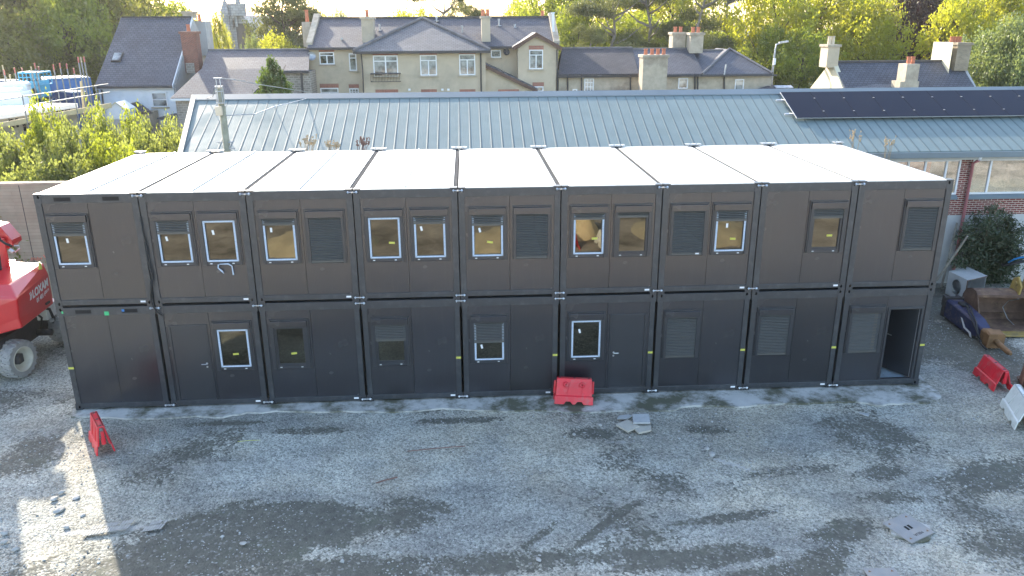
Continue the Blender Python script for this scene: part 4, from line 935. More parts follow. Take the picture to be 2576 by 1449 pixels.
text_mesh('01 401 6812', .19, basis(side_pt(.52, 1.84), ux, vy), M['white'], rt, bold=.004, sx=.9)
lg = MB(); p0 = side_pt(.33, 2.04)
for q in (0, .07): lg.prism([p0+ux*q, p0+ux*(q+.04), p0+ux*(q+.09)+vy*.11, p0+ux*(q+.04)+vy*.22, p0+ux*q+vy*.22, p0+ux*(q+.05)+vy*.11], nz_*.003)
lg.build('emblem', M['white'], rt)
yl = MB(); fu = (lf_t-fc_t).normalized(); n2_ = Vector((0, -1, 0)); q0 = fc_k.lerp(lf_k, .46)
yl.prism([q0+Vector((0, -.03, .05)), q0+fu*.32+Vector((0, -.03, .07)), q0+fu*.32+Vector((0, -.03, .16)), q0+Vector((0, -.03, .14))], (0, .01, 0)); yl.prism([q0+fu*.1+Vector((0, -.03, .18)), q0+fu*.24+Vector((0, -.03, .19)), q0+fu*.24+Vector((0, -.03, .33)), q0+fu*.1+Vector((0, -.03, .32))], (0, .01, 0))
yl.build('warning_label', M['yellow'], rt)
bl = MB(); p = tp_b+Vector((.08, -.35, -.08)); bl.cyl(p, p+Vector((0, 0, .2)), .05, .04, 10); bl.build('beacon', M['yellow'], rt)
MB().obox(bk_k.lerp(fc_k, .2)+Vector((.03, 0, -.16)), (.03, .22, .06)).build('door_latch', M['mdark'], rt)
ch = MB(); ch.box(-15.2, 1.9, .55, -13.6, 4.9, 1.15); ch.cyl((-14.6, 3.2, 1.1), (-14.6, 3.2, 1.5), .6, n=24); ch.box(-14.0, 1.95, .45, -13.2, 2.2, .7); ch.box(-14.0, 4.5, .45, -13.2, 4.75, .7)
ch.build('chassis', M['mdark'], rt, bevel=.03)
MB().box(-15.2, 1.75, .35, -13.75, 1.95, .95).build('axle_beam', M['whiteb'], rt, bevel=.02)
MB().box(-13.75, 3.9, 1.0, -13.3, 4.7, 1.42).build('white_tray', M['whiteb'], rt, bevel=.02)
hs = MB(); hs.tube([(-13.4, 3.7, 1.5), (-13.2, 3.9, 1.35), (-13.25, 4.1, 1.0), (-13.4, 4.3, .8)], .04, 8); hs.tube([(-13.5, 3.5, 1.5), (-13.3, 3.6, 1.2), (-13.5, 3.8, .8)], .03, 8); hs.cyl((-13.5, 3.6, .75), (-13.1, 3.6, .75), .1); hs.build('hose', M['rubber'], rt, smooth=True)
MB().obox((-13.15, 4.2, .95), (.1, .14, .1)).build('hydraulic_fitting', M['zinc'], rt); MB().obox((-13.2, 3.9, 1.0), (.08, .1, .08)).build('hydraulic_fitting', M['zinc'], rt)
def wheel(c, ax, r, w_, steer=0):
    ax = Vector((math.cos(steer), math.sin(steer), 0)); c = Vector(c)
    t = MB(); t.lathe(c, ax, [(r*.62, w_*.5), (r*.9, w_*.5), (r*.97, w_*.38), (r*.985, 0), (r*.97, -w_*.38), (r*.9, -w_*.5), (r*.62, -w_*.5)], 40)
    u = Vector((-ax.y, ax.x, 0)); z = Vector((0, 0, 1))
    for k in range(20):
        for sgn in (-1, 1):
            a = 2*math.pi*(k+(.5 if sgn > 0 else 0))/20
            def q(aa, s, rr): return c+ax*s+(u*math.cos(aa)+z*math.sin(aa))*rr
            b = [q(a, sgn*w_*.03, r*.97), q(a+.10, sgn*w_*.03, r*.97), q(a+.19, sgn*w_*.30, r*.97), q(a+.19, sgn*w_*.52, r*.9), q(a+.07, sgn*w_*.52, r*.9), q(a+.07, sgn*w_*.30, r*.97)]
            tt = [q(a, sgn*w_*.03, r*1.03), q(a+.10, sgn*w_*.03, r*1.03), q(a+.19, sgn*w_*.30, r*1.03), q(a+.19, sgn*w_*.52, r*.99), q(a+.07, sgn*w_*.52, r*.99), q(a+.07, sgn*w_*.30, r*1.03)]
            t.add(b+tt, [(6, 7, 8, 11), (8, 9, 10, 11), (0, 1, 7, 6), (1, 2, 8, 7), (2, 3, 9, 8), (3, 4, 10, 9), (4, 5, 11, 10), (5, 0, 6, 11)])
    wo = t.build('wheel', M['tyre'], rt)
    m_ = MB(); m_.lathe(c, ax, [(r*.70, w_*.47), (r*.66, w_*.52), (r*.60, w_*.50), (r*.56, w_*.2), (r*.5, w_*.05), (r*.2, w_*.08), (r*.18, w_*.2), (r*.12, w_*.22), (0.001, w_*.22)], 36)
    m_.build('rim', M['rim'], wo, smooth=True)
    k = MB(); k.cyl(c+ax*w_*.1, c+ax*w_*.3, r*.13, r*.1, 10); k.build('hub', M['darksteel'], wo)
wheel((-13.42, 2.24, .52), None, .52, .42, R(-14)); wheel((-13.42, 4.85, .52), None, .52, .42, 0); wheel((-15.5, 2.24, .52), None, .52, .42, 0); wheel((-15.5, 4.85, .52), None, .52, .42, 0)
# riser, boom and cylinder: mostly beyond the left edge of the view
s = MB(); s.prism([P(-40, 690, 3.6), P(10, 690, 3.6), P(33, 765, 3.6), P(28, 690, 3.6), P(20, 655, 3.6), P(10, 600, 3.6), P(-40, 590, 3.6)], (0, .06, 0))
s.prism([P(-60, 560, 3.7), P(0, 570, 3.7), P(30, 604, 3.7), P(32, 615, 3.7), P(20, 627, 3.7), P(2, 608, 3.7), P(-60, 610, 3.7)], (0, .5, 0))
s.prism([P(20, 655, 4.2), P(38, 655, 4.2), P(42, 700, 4.2), P(30, 712, 4.2), P(24, 770, 4.2), P(10, 770, 4.2)], (0, .08, 0)); s.build('riser_plate', M['mred'], rt, bevel=.012)
s = MB(); s.tube([P(-20, 560, 3.4), P(0, 603, 3.4), P(12, 612, 3.4), P(30, 620, 3.4)], .035, 7); s.tube([P(-5, 640, 3.4), P(3, 700, 3.4), P(20, 740, 3.4)], .05, 8); s.build('hose', M['rubber'], rt, smooth=True)
s = MB(); s.tube([P(36, 618, 3.6), P(48, 618, 3.6), P(50, 624, 3.6), P(38, 634, 3.6)], .018, 6); s.cyl(P(24, 628, 3.5), P(34, 634, 3.5), .05); s.build('chain_link', M['zinc'], rt)
bm_ = MB(); bm_.obox((-15.95, 5.5, 5.2), (.38, .4, 8.6)); bm_.obox((-19.3, 9.0, 7.2), (5.2, .4, .45)); bm_.obox((-17.4, 7.3, 9.4), (.4, 5.2, .4), Matrix.Rotation(R(42), 3, 'Z')); bm_.obox((-19.2, 9.0, 8.4), (.4, .4, 2.2));  # unseen boom pieces, added and placed to cast shadow bands on the yard
bm_.build('unseen_boom', M['mred'], rt, bevel=.03)

# ------------------------------------------------------------------ workshop with blue-grey roof
Yf, Zf = 7.9, 4.95; TA = math.tan(R(23)); Yr = 12.0; Zr = Zf+TA*(Yr-Yf); Yw = 8.3
rt = empty('workshop', (8, 10, 0), 'long low workshop with a blue-grey ribbed metal roof behind the cabins', 'workshop')
XL0, XL1, XE = -10.35, -10.92, 31.0
f = MB(); f.prism([(XL0, Yf, Zf), (XE, Yf, Zf), (XE, Yr, Zr), (XL1, Yr, Zr)], (0, 0, -.05)); f.prism([(XL1, Yr, Zr), (XE, Yr, Zr), (XE, 2*Yr-Yf, Zf), (XL0, 2*Yr-Yf, Zf)], (0, 0, -.05))
f.build('roof', M['bluero'], rt)
f = MB(); x = XL1+.2; nn_ = Vector((0, -TA, 1)).normalized()
while x < 22.5:
    for (dx) in (0,):
        a = Vector((x, Yf-.02, Zf-.01)); b = Vector((x, Yr-.2, Zr-.2*TA-.01)); 
        if x < XL0: a = b.lerp(a, max(0.02, min(1, (x-XL1)/(XL0-XL1)*1.0)))
        w_, hh = .02, .014
        f.prism([a+Vector((-w_-.02, 0, 0)), a+Vector((w_+.02, 0, 0)), a+Vector((w_-.006, 0, hh)), a+Vector((-w_+.006, 0, hh))], b-a)
    x += .367
f.build('roof_rib', M['rib_shade'], rt)
f = MB(); f.prism([(XL1-.03, Yr-.32, Zr-.32*TA+.045), (XE, Yr-.32, Zr-.32*TA+.045), (XE, Yr, Zr+.07), (XL1-.03, Yr, Zr+.07)], (0, 0, -.035)); f.prism([(XL1-.03, Yr, Zr+.07), (XE, Yr, Zr+.07), (XE, Yr+.42, Zr-.1), (XL1-.03, Yr+.42, Zr-.1)], (0, 0, -.03)); f.build('ridge_cap', M['bluetrim'], rt)
v0, v1 = Vector((XL0, Yf, Zf)), Vector((XL1, Yr, Zr)); f = MB(); f.prism([v0+Vector((-.1, 0, .06)), v0+Vector((.07, 0, .06)), v1+Vector((.07, 0, .06)), v1+Vector((-.1, 0, .06))], (0, 0, -.16)); f.build('verge_trim', M['bluetrim'], rt)
MB().box(XL0-.05, Yf-.10, Zf-.23, XE, Yf-.01, Zf-.035).build('gutter', M['bluetrim'], rt, bevel=.01)
MB().box(XL0, Yf+.0, Zf-.32, XE, Yw+.1, Zf-.24).build('soffit', M['soffit'], rt)
zt = P(2500, 400, Yw).z; zb = P(2500, 485, Yw).z; zs = P(2500, 492, Yw).z; zk = P(2500, 539, Yw).z
MB().box(XL0+.3, Yw, 0, XE, Yw+.2, zk).build('plinth_wall', M['render'], rt)
MB().box(XL0+.3, Yw+.003, zt, XE, Yw+.25, Zf-.3).build('soffit_band', M['soffit'], rt)
pA, pB = P(2413, 440, Yw).x, P(2442, 440, Yw).x
f = MB(); f.box(XL0+.3, Yw-.012, zk, XE, Yw+.2, zs-.1); f.box(pA, Yw-.012, zs-.1, pB, Yw+.2, zt); f.box(XL0+.3, Yw-.01, zs-.1, pA-9.0, Yw+.2, zt); f.box(pB+7.0, Yw-.01, zs-.1, XE, Yw+.2, zt)
f.build('brick_wall', M['brick'], rt)
MB().box(XL0+.3, 2*Yr-Yw-.2, 0, XE, 2*Yr-Yw, Zf-.1).build('rear_wall', M['render'], rt); MB().prism([(XL0+.3, Yw, 0), (XL0+.3, 2*Yr-Yw, 0), (XL0+.3, 2*Yr-Yw, Zf-.1), (XL0-.1, Yr, Zr-.1), (XL0+.3, Yw, Zf-.1)], (.2, 0, 0)).build('gable_wall', M['render'], rt)
MB().box(pA-9, Yw+.5, 1, pB+7, Yw+.56, Zf-.2).build('interior_screen', M['curtain'], rt)
for (x0, x1, mull) in ((pA-9.0, pA, [P(2378, 440, Yw).x, P(2325, 440, Yw).x, P(2282, 440, Yw).x, 11.5, 9.5]), (pB, pB+7.0, [P(2489, 440, Yw).x, 21.3, 23])):
    f = MB(); frame4(f, x0, x1, zb-.04, zt, .06, Yw-.005, Yw+.07)
    for q in mull: f.box(q-.035, Yw-.004, zb+.02, q+.035, Yw+.068, zt-.06)
    wn = f.build('window', M['upvc'], rt, bevel=.005)
    xs_ = sorted([x0]+[q for q in mull if x0 < q < x1]+[x1])
    for a, b in zip(xs_, xs_[1:]): MB().box(a+.05, Yw+.03, zb+.0, b-.05, Yw+.036, zt-.05).build('pane', M['winpane'], wn)
    MB().prism([(x0-.03, Yw-.10, zs-.11), (x0-.03, Yw-.10, zs-.05), (x0-.03, Yw-.008, zb-.045), (x0-.03, Yw-.008, zs-.11)], (x1-x0+.06, 0, 0)).build('sill', M['bluetrim'], wn)
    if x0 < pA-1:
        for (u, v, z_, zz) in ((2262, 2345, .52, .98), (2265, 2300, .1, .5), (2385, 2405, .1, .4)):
            MB().box(P(u, 430, Yw).x, Yw+.12, zb+(zt-zb)*z_, P(v, 430, Yw).x, Yw+.125, zb+(zt-zb)*zz).build('reflection_salmon', M['reflection_salmon'], wn)  # coloured sheets behind the glass standing in for a salmon reflection
    else:
        b_ = MB()
        for k in range(26): b_.box(x0+.1+k*.16, Yw+.12, zt-.9, x0+.19+k*.16, Yw+.125, zt-.06)
        b_.build('vertical_blind', M['curtain'], wn)
f = MB(); f.tube([(pB-.03, Yf-.02, Zf-.2), (pB-.05, Yf+.02, Zf-.34)], .055, 10); f.build('downpipe', M['upvc'], rt, smooth=True)
f = MB(); dx = (P(2420, 545, 8.2).x-pB)*0; f.tube([(pB-.05, Yf+.02, Zf-.34), (pB-.06, Yw-.10, Zf-.5), (pB-.06, Yw-.10, 2.2), (pB-.06, Yw-.10, .1)], .055, 10); f.build('downpipe', M['pinkpipe'], rt, smooth=True)
# solar panels lying on the roof
def onroof(x, y, h=.0): return Vector((x, y, Zf+TA*(y-Yf)))+nn_*h
ys0, ys1 = 9.83, 11.62; x = 10.95; k = 0; pos = ['leftmost', 'second', 'third', 'fourth', 'fifth', 'sixth', 'seventh', 'eighth', 'ninth', 'rightmost']
for k in range(10):
    r_ = empty('solar_panel', onroof(x+k*1.135+.56, ys0, .1), f'{pos[k]} dark solar panel in the row on the workshop roof', 'solar panel', 'solar panels on the workshop roof')
    a, b = x+k*1.135+.003, x+(k+1)*1.135-.003
    MB().prism([onroof(a, ys0, .12), onroof(b, ys0, .12), onroof(b, ys1, .12), onroof(a, ys1, .12)], nn_*.035).build('frame', M['black'], r_)
    MB().prism([onroof(a+.006, ys0+.012, .155), onroof(b-.006, ys0+.012, .155), onroof(b-.006, ys1-.012, .155), onroof(a+.006, ys1-.012, .155)], nn_*.003).build('cells', M['solar'], r_)
    f = MB(); f.prism([onroof(a, ys0-.006, .125), onroof(b, ys0-.006, .125), onroof(b, ys0-.006, .158), onroof(a, ys0-.006, .158)], (0, .006, 0))
    for yy in (10.25, 11.15): f.obox(onroof(b+.008, yy, .165), (.05, .05, .012))
    if k == 0: f.prism([onroof(a-.012, ys0, .12), onroof(a, ys0, .12), onroof(a, ys1, .12), onroof(a-.012, ys1, .12)], nn_*.04)
    f.build('clamp', M['alu'], r_)
f = MB()
for yy in (10.2, 11.15): f.prism([onroof(x-.3, yy-.03, .05), onroof(x+11.4, yy-.03, .05), onroof(x+11.4, yy+.03, .05), onroof(x-.3, yy+.03, .05)], nn_*.06)
f.build('mounting_rail', M['alu'], rt)
# weeds growing from the gap behind the cabins
for (px, py, hh, lab) in ((775, 362, .5, 'dry pinkish weed left above the rear roof edge'), (840, 364, .35, 'small dry weed above the rear roof edge'), (912, 360, .4, 'dark reddish weed above the rear roof edge'), (2150, 350, .55, 'pale flowering weed above the right rear roof corner'), (2232, 362, .5, 'pale weed by the workshop gutter on the right')):
    p = P(px, py+14, 6.9 if px < 2200 else 7.6); s = MB(); g = random.Random(px)
    for k in range(16 if px < 2000 else 8):
        a = Vector((g.uniform(-.16, .16), g.uniform(-.1, .1), 0)); e = a*1.6+Vector((g.uniform(-.12, .12), 0, hh*g.uniform(.5, 1))); s.tube([p+a*.3-Vector((0, 0, p.z*.0+1.2)), p+a, p+e], [.006, .006, .004], 3)
        for j in range(5): s.obox(p+a.lerp(e, g.uniform(.4, 1))+Vector((g.uniform(-.03, .03), 0, 0)), (.03, .01, .05), Matrix.Rotation(g.uniform(-1, 1), 3, 'Y'))
    tag(s.build('weed', M['weed'] if px != 912 else M['rustrod'], origin=(p.x, p.y, p.z-1.2)), lab, 'weed', 'weeds showing over the rear roof edge')

# ------------------------------------------------------------------ background buildings
V = Vector
def rectpx(x0, y0, x1, y1, Y):
    a = P(x0, y1, Y); b = P(x1, y0, Y); return a.x, a.z, b.x, b.z
def hwin(rt, x0, y0, x1, y1, Y, style='t', lint=0, sill=True, frame='upvc'):
    a, c, b, d = rectpx(x0, y0, x1, y1, Y); f = MB(); t = .075
    frame4(f, a, b, c, d, t, Y-.06, Y+.06)
    W_, H_ = b-a, d-c
    if style in 'tT': f.box(a+t, Y-.055, d-H_*.27-.03, b-t, Y+.055, d-H_*.27+.03)
    if style == 't': f.box((a+b)/2-.04, Y-.056, c+t, (a+b)/2+.04, Y+.05, d-H_*.27-.03)
    if style == 'v': f.box((a+b)/2-.04, Y-.056, c+t, (a+b)/2+.04, Y+.05, d-t)
    if style == 'x': f.box((a+b)/2-.05, Y-.056, c+t, (a+b)/2+.05, Y+.05, d-t); f.box(a+t, Y-.055, d-H_*.27-.03, b-t, Y+.05, d-H_*.27+.03)
    if style == 's': f.box(a+t, Y-.055, c+H_*.5-.03, b-t, Y+.05, c+H_*.5+.03)
    if style == 'g':
        for k in (1, 2): f.box(a+W_*k/3-.02, Y-.056, c+t, a+W_*k/3+.02, Y+.05, d-t)
        for k in (1, 2, 3): f.box(a+t, Y-.054, c+H_*k/4-.02, b-t, Y+.05, c+H_*k/4+.02)
    w_ = f.build('window', M[frame], rt)
    MB().box(a+t, Y-.02, c+t, b-t, Y+.0, d-t).build('pane', M['winpane2'], w_)
    if sill: MB().box(a-.08, Y-.14, c-.1, b+.08, Y+.02, c-.012).build('sill', M['stucco2'], w_)
    if lint:
        zt_ = d+.012; MB().box(a-.02, Y-.018, zt_, b+.04, Y+.03, zt_+lint).build('lintel', M['lintel'], w_)
    return w_
mt_, n_, b_, L_ = nodes('far_window_pane'); b_.inputs['Base Color'].default_value = (.16, .17, .16, 1); b_.inputs['Roughness'].default_value = .06; b_.inputs['Specular IOR Level'].default_value = 1.0; b_.inputs['Coat Weight'].default_value = .6
nn2 = noise(n_, .9, 4); rp_ = ramp(n_, (.03, .035, .035), (.34, .35, .33), .42, .6); L_(nn2.outputs[0], rp_.inputs[0]); L_(rp_.outputs[0], b_.inputs['Base Color']); M['winpane2'] = mt_
def slope(mb, pts, th=.14): mb.prism([V(p) for p in pts], (0, 0, -th))
def chimney(rt, x0, y0, x1, y1, Y, dep, m_, pots=(), cap=True, potm='pot', ph=.5, capm=None, shoulder=None, name='chimney'):
    a, c, b, d = rectpx(x0, y0, x1, y1, Y); f = MB()
    f.box(a, Y, c, b, Y+dep, d-.18 if cap else d)
    if shoulder: f.box(a-shoulder, Y-.05, c, b+.1, Y+dep, c+(d-c)*.45)
    ch_ = f.build(name, M[m_], rt)
    if cap: MB().box(a-.09, Y-.09, d-.18, b+.09, Y+dep+.09, d).build('chimney_cap', M[capm or 'stucco2'], ch_)
    for k, u in enumerate(pots):
        x = a+(b-a)*u; p_ = MB(); p_.cyl((x, Y+dep/2, d), (x, Y+dep/2, d+ph), .14, .12, 10); p_.cyl((x, Y+dep/2, d+ph-.08), (x, Y+dep/2, d+ph), .15, .15, 10)
        p_.build('chimney_pot', M[potm], ch_)
    return ch_
def pipe(rt, pts, r=.05, m_='lead', name='drainpipe'): MB().tube(pts, r, 6).build(name, M[m_], rt)

# --- stucco house
Y0 = 44.0; Yw_ = 42.0
rt = empty('stucco_house', (-3, 46, 0), 'large beige stucco house with a slate roof and hipped middle wing', 'house')
HM = rt
wl = P(777, 120, Y0); wr = P(1401, 120, Y0); ze = P(840, 119, Y0).z; zr = P(1000, 45, 48).z
MB().box(wl.x, Y0, 0, wr.x, 53, ze).build('wall', M['stucco'], rt)
rl, rr_ = P(800, 45, 48).x, P(1372, 45, 48).x
el, er = P(772, 120, Y0-.3).x, P(1406, 120, Y0-.3).x
f = MB(); slope(f, [(el, Y0-.3, ze), (er, Y0-.3, ze), (er-.25, 48.3, zr), (el+.25, 48.3, zr)]); slope(f, [(el, 53, ze), (er, 53, ze), (er-.25, 48.3, zr), (el+.25, 48.3, zr)])
rf = f.build('roof', M['slate'], rt)
MB().box(el, Y0-.42, ze-.17, er, Y0-.3, ze-.05).build('gutter', M['lead'], rt)
MB().box(el+.2, 48.15, zr-.08, er-.2, 48.45, zr+.10).build('ridge_tiles', M['lead'], rf)
for s, xx in (('l', el-.1), ('r', er-.35)):
    f = MB(); f.prism([(xx, Y0+.1, ze-.3), (xx, Y0+.1, ze+.35), (xx, 48.3, zr+.35), (xx, 52.9, ze+.2), (xx, 52.9, ze-.3)], (.45, 0, 0)); f.build('gable_parapet', M['stucco2'], rf)
    xc = xx+.05; f = MB(); f.prism([(xc, Y0+.1, 0), (xc, 52.9, 0), (xc, 52.9, ze), (xc, 48.3, zr), (xc, Y0+.1, ze)], (.3, 0, 0)); f.build('gable_wall', M['stucco'], rt)
# wing
zwe = P(1060, 127, Yw_).z; xa, xb = P(906, 130, Yw_).x, P(1221, 130, Yw_).x
MB().box(xa, Yw_, 0, xb, Y0+.2, zwe).build('wing_wall', M['stucco'], rt)
ap = P(1062, 47, 46.6); ea, eb = P(888, 129, Yw_-.35), P(1234, 126, Yw_-.35); ea.z = eb.z = zwe; yb_ = 50.5
f = MB(); f.add([ea, eb, ap], [(0, 1, 2)]); f.add([ea, V((ea.x, yb_, zwe)), V((ap.x, yb_, ap.z)), ap, eb, V((eb.x, yb_, zwe))], [(0, 1, 2, 3), (4, 5, 2, 3)])
f.add([ea, eb, V((eb.x, eb.y, zwe-.14)), V((ea.x, ea.y, zwe-.14))], [(0, 1, 2, 3)])
wroof = f.build('wing_roof', M['slate_sunlit'], rt)
for e_ in (ea, eb): MB().tube([e_+V((0, 0, .05)), ap+V((0, 0, .08))], .11, 6).build('hip_tiles', M['paleridge'], wroof)
MB().box(ea.x, Yw_-.48, zwe-.2, eb.x, Yw_-.355, zwe-.06).build('gutter', M['lead'], rt)
hwin(rt, 805, 131, 840, 162, Y0, 't', .25); hwin(rt, 880, 134, 896, 178, Y0, 'T', .0); hwin(rt, 809, 221, 851, 262, Y0, 't', .3); hwin(rt, 881, 222, 902, 258, Y0, 'g', .3)
w_ = hwin(rt, 941, 139, 1000, 193, Yw_, 'x', .28)
hwin(rt, 1058, 138, 1098, 190, Yw_, 't', .28); hwin(rt, 1156, 136, 1195, 189, Yw_, 't', .28)
for (a, b) in ((948, 1001), (1062, 1098), (1158, 1195), (1254, 1304)): hwin(rt, a, 236, b, 280, Yw_ if a < 1200 else Yw_+.4, 't', .32)
x0_, z0_, x1_, z1_ = rectpx(934, 203, 1009, 186, Yw_); f = MB(); f.box(x0_, Yw_-.7, z0_, x1_, Yw_-.02, z0_+.06)
f.box(x0_, Yw_-.7, z1_-.04, x1_, Yw_-.66, z1_); f.box(x0_, Yw_-.7, z1_-.04, x0_+.04, Yw_, z1_); f.box(x1_-.04, Yw_-.7, z1_-.04, x1_, Yw_, z1_)
k = x0_
while k < x1_: f.box(k, Yw_-.69, z0_+.06, k+.02, Yw_-.67, z1_-.04); k += .11
f.build('balcony', M['balc'] if 'balc' in M else M['lead'], rt)
# right part, gable bay and lean-to
hwin(rt, 1235, 126, 1260, 145, Y0, '-', 0)
Yb = 42.8; ga, gb, gc = P(1303, 118, Yb), P(1400, 118, Yb), P(1349, 90, Yb)
f = MB(); f.prism([(ga.x, Yb, 0), (gb.x, Yb, 0), (gb.x, Yb, ga.z-.1), (gc.x, Yb, gc.z), (ga.x, Yb, ga.z-.1)], (0, 2.5, 0)); f.build('bay_wall', M['stucco'], rt)
fa, fb, fc2 = P(1290, 118, Yb-.3), P(1414, 118, Yb-.3), P(1349, 82, Yb-.3)
f = MB(); slope(f, [fa, fc2, (fc2.x, 47.3, fc2.z), (fa.x, 47.3, fa.z)], .1); slope(f, [fb, fc2, (fc2.x, 47.3, fc2.z), (fb.x, 47.3, fb.z)], .1); f.build('bay_roof', M['slate'], rt)
f = MB()
for q in (fa, fb): f.prism([q+V((0, -.03, 0)), fc2+V((0, -.03, .02)), fc2+V((0, -.03, -.28)), q+V((0, -.03, -.28))], (0, .06, 0))
f.build('bargeboard', M['brownbarge'], rt)
hwin(rt, 1331, 125, 1366, 174, Yb, 't', .28); hwin(rt, 1340, 217, 1367, 260, Yb, 't', .28)
la, lb = P(1221, 160, Yw_+.4), P(1352, 222, Yw_+.4)
f = MB(); f.prism([(la.x, Yw_+.4, 0), (lb.x-.3, Yw_+.4, 0), (lb.x-.3, Yw_+.4, lb.z-.1), (la.x, Yw_+.4, la.z-.1)], (0, 2, 0)); f.build('lean_to_wall', M['creamstucco'] if 'creamstucco' in M else M['stucco'], rt)
f = MB(); f.prism([(la.x, Yw_+.15, la.z+.05), (lb.x, Yw_+.15, lb.z), (lb.x, Yw_+2.3, lb.z), (la.x, Yw_+2.3, la.z+.05)], (0, 0, -.12)); f.build('lean_to_roof', M['slate'], rt)
f = MB(); f.prism([(la.x, Yw_+.08, la.z-.06), (lb.x, Yw_+.08, lb.z-.10), (lb.x, Yw_+.08, lb.z-.36), (la.x, Yw_+.08, la.z-.3)], (0, .06, 0)); f.build('bargeboard', M['brownbarge'], rt)
chimney(rt, 912, 42, 937, 112, 44.4, 1.4, 'stucco', (.45,), cap=True); chimney(rt, 1212, 40, 1233, 112, 44.4, 1.4, 'stucco', (.2, .75)); chimney(rt, 764, 55, 779, 118, 47, 1.4, 'stucco2', (.5,), cap=False, ph=.9)
chimney(rt, 1357, 41, 1375, 60, 49, 1, 'stucco2', (.5,), ph=.45)
f = MB(); f.cyl(P(1393, 110, 45.5), P(1391, 33, 45.5), .09, n=10); f.cyl(P(1391, 34, 45.5), P(1391, 31, 45.5), .15, n=10); f.build('flue', M['whitewall'], rt)
for (px, py, h_) in ((860, 106, 8), (955, 76, 12), (1098, 52, 8), (1163, 85, 18), (1255, 64, 14), (1295, 68, 5)):
    Yv = 44.5 + (118-py)/73*3.8-.3; p = P(px, py, Yv); q = P(px, py-h_, Yv); f = MB(); f.cyl(p-V((0, 0, .2)), q, .06); f.cyl(q-V((0, 0, .05)), q+V((0, 0, .08)), .1); f.cyl(p-V((0, 0, .05)), p+V((0, 0, .02)), .22); f.build('roof_vent', M['galv'], rt)
def dish(px, py, r, Y, m_, lab):
    c = P(px, py, Y-.35); f = MB(); f.lathe(c, (.35, -1, .3), [(.001, -.02), (r*.6, .01), (r, .08), (r*1.0, .10)], 20); f.tube([c, c+V((0, .35, -.05))], .02); f.tube([c+V((0, 0, -r*.8)), c+V((.15, -.45, -.1))], .012)
    tag(f.build('satellite_dish', M[m_], origin=tuple(c), smooth=False), lab, 'satellite dish')
dish(783, 142, .32, Y0, 'galv', 'pale satellite dish on the left corner of the stucco house'); dish(1273, 131, .26, Y0, 'lead', 'dark satellite dish beside the gabled bay of the stucco house')
for (pts, r) in (([P(868+40, 130, Yw_-.1), P(912, 172, Yw_-.1), P(915, 240, Yw_-.1)], .05), ([P(1209, 128, Yw_-.1), P(1211, 245, Yw_-.1)], .06), ([P(1401, 125, Yb-.1), P(1403, 235, Yb-.1)], .05)): pipe(rt, pts, r)
for (px, py) in ((1030, 225), (1113, 225), (1128, 225)): a, c, b, d = rectpx(px-3, py+3, px+3, py-2, Yw_); MB().box(a, Yw_-.03, c, b, Yw_+.02, d).build('wall_vent', M['upvc'], rt)

# --- low cottages on the right of it
rt = empty('cottage_row', (14, 45, 0), 'low rendered cottage row with patched dark slate roofs', 'house')
Yc = 43.0; zce = P(1700, 187, Yc).z
a, b = P(1406, 190, Yc), P(1942, 190, Yc)
MB().box(a.x, Yc, 0, b.x, 50.5, zce).build('wall', M['stucco2'], rt)
def roofpart(pe0, pe1, pr0, pr1, m_, ye=Yc-.3, yr=47.0, name='roof', back=True):
    e0, e1, q0, q1 = P(*pe0, ye), P(*pe1, ye), P(*pr0, yr), P(*pr1, yr); zz = (e0.z+e1.z)/2; zq = (q0.z+q1.z)/2; e0.z = e1.z = zz; q0.z = q1.z = zq
    f = MB(); slope(f, [e0, e1, q1, q0], .12)
    if back: slope(f, [(q0.x, yr, zq), (q1.x, yr, zq), (q1.x, 2*yr-ye, zz), (q0.x, 2*yr-ye, zz)], .12)
    o = f.build(name, M[m_], rt); MB().box(q0.x, yr-.12, zq-.06, q1.x, yr+.12, zq+.08).build('ridge_tiles', M['paleridge'], o); return o
roofpart((1404, 186), (1607, 186), (1414, 120), (1590, 121), 'slatebrown'); roofpart((1608, 186), (1770, 186), (1591, 122), (1741, 123), 'slate', Yc-.27, 46.98); roofpart((1700, 186), (1812, 186), (1741, 127), (1818, 126), 'slate', Yc-.2, 47.6)
f = MB(); hA, hB, hC = P(1767, 187, Yc-.4), P(1943, 185, Yc-.4), P(1835, 124, 46.5); hA.z = hB.z = zce+.02; yq = 50
f.add([hA, hB, hC], [(0, 1, 2)]); f.add([hA, V((hA.x, yq, hA.z)), V((hC.x, yq, hC.z)), hC, hB, V((hB.x, yq, hB.z))], [(0, 1, 2, 3), (4, 5, 2, 3)]); f.add([hA, hB, hB-V((0, 0, .15)), hA-V((0, 0, .15))], [(0, 1, 2, 3)])
hr = f.build('hipped_roof', M['slate'], rt)
for e_ in (hA, hB): MB().tube([e_+V((0, 0, .04)), hC+V((0, 0, .06))], .1, 6).build('hip_tiles', M['paleridge'], hr)
f = MB(); f.box(a.x-.1, Yc-.42, zce-.16, hA.x, Yc-.3, zce-.04); f.box(hA.x+.01, Yc-.5, zce-.16, b.x+.2, Yc-.42, zce-.04); f.build('gutter', M['lead'], rt)
chimney(rt, 1614, 138, 1681, 245, 40.5, 1.3, 'stucco2', (.16, .42, .66, .9), ph=.42)
chimney(rt, 1691, 81, 1726, 124, 47.2, 1.2, 'stucco2', (.3, .72), ph=.42); chimney(rt, 1735, 82, 1771, 134, 46, 1.2, 'stucco2', (.3, .72), ph=.42)
hwin(rt, 1469, 197, 1494, 240, Yc, 'g', 0, False); hwin(rt, 1705, 196, 1731, 223, Yc, '-', 0, False); hwin(rt, 1846, 199, 1872, 240, Yc, '-', 0); hwin(rt, 1440, 224, 1452, 240, Yc, '-', 0, False)
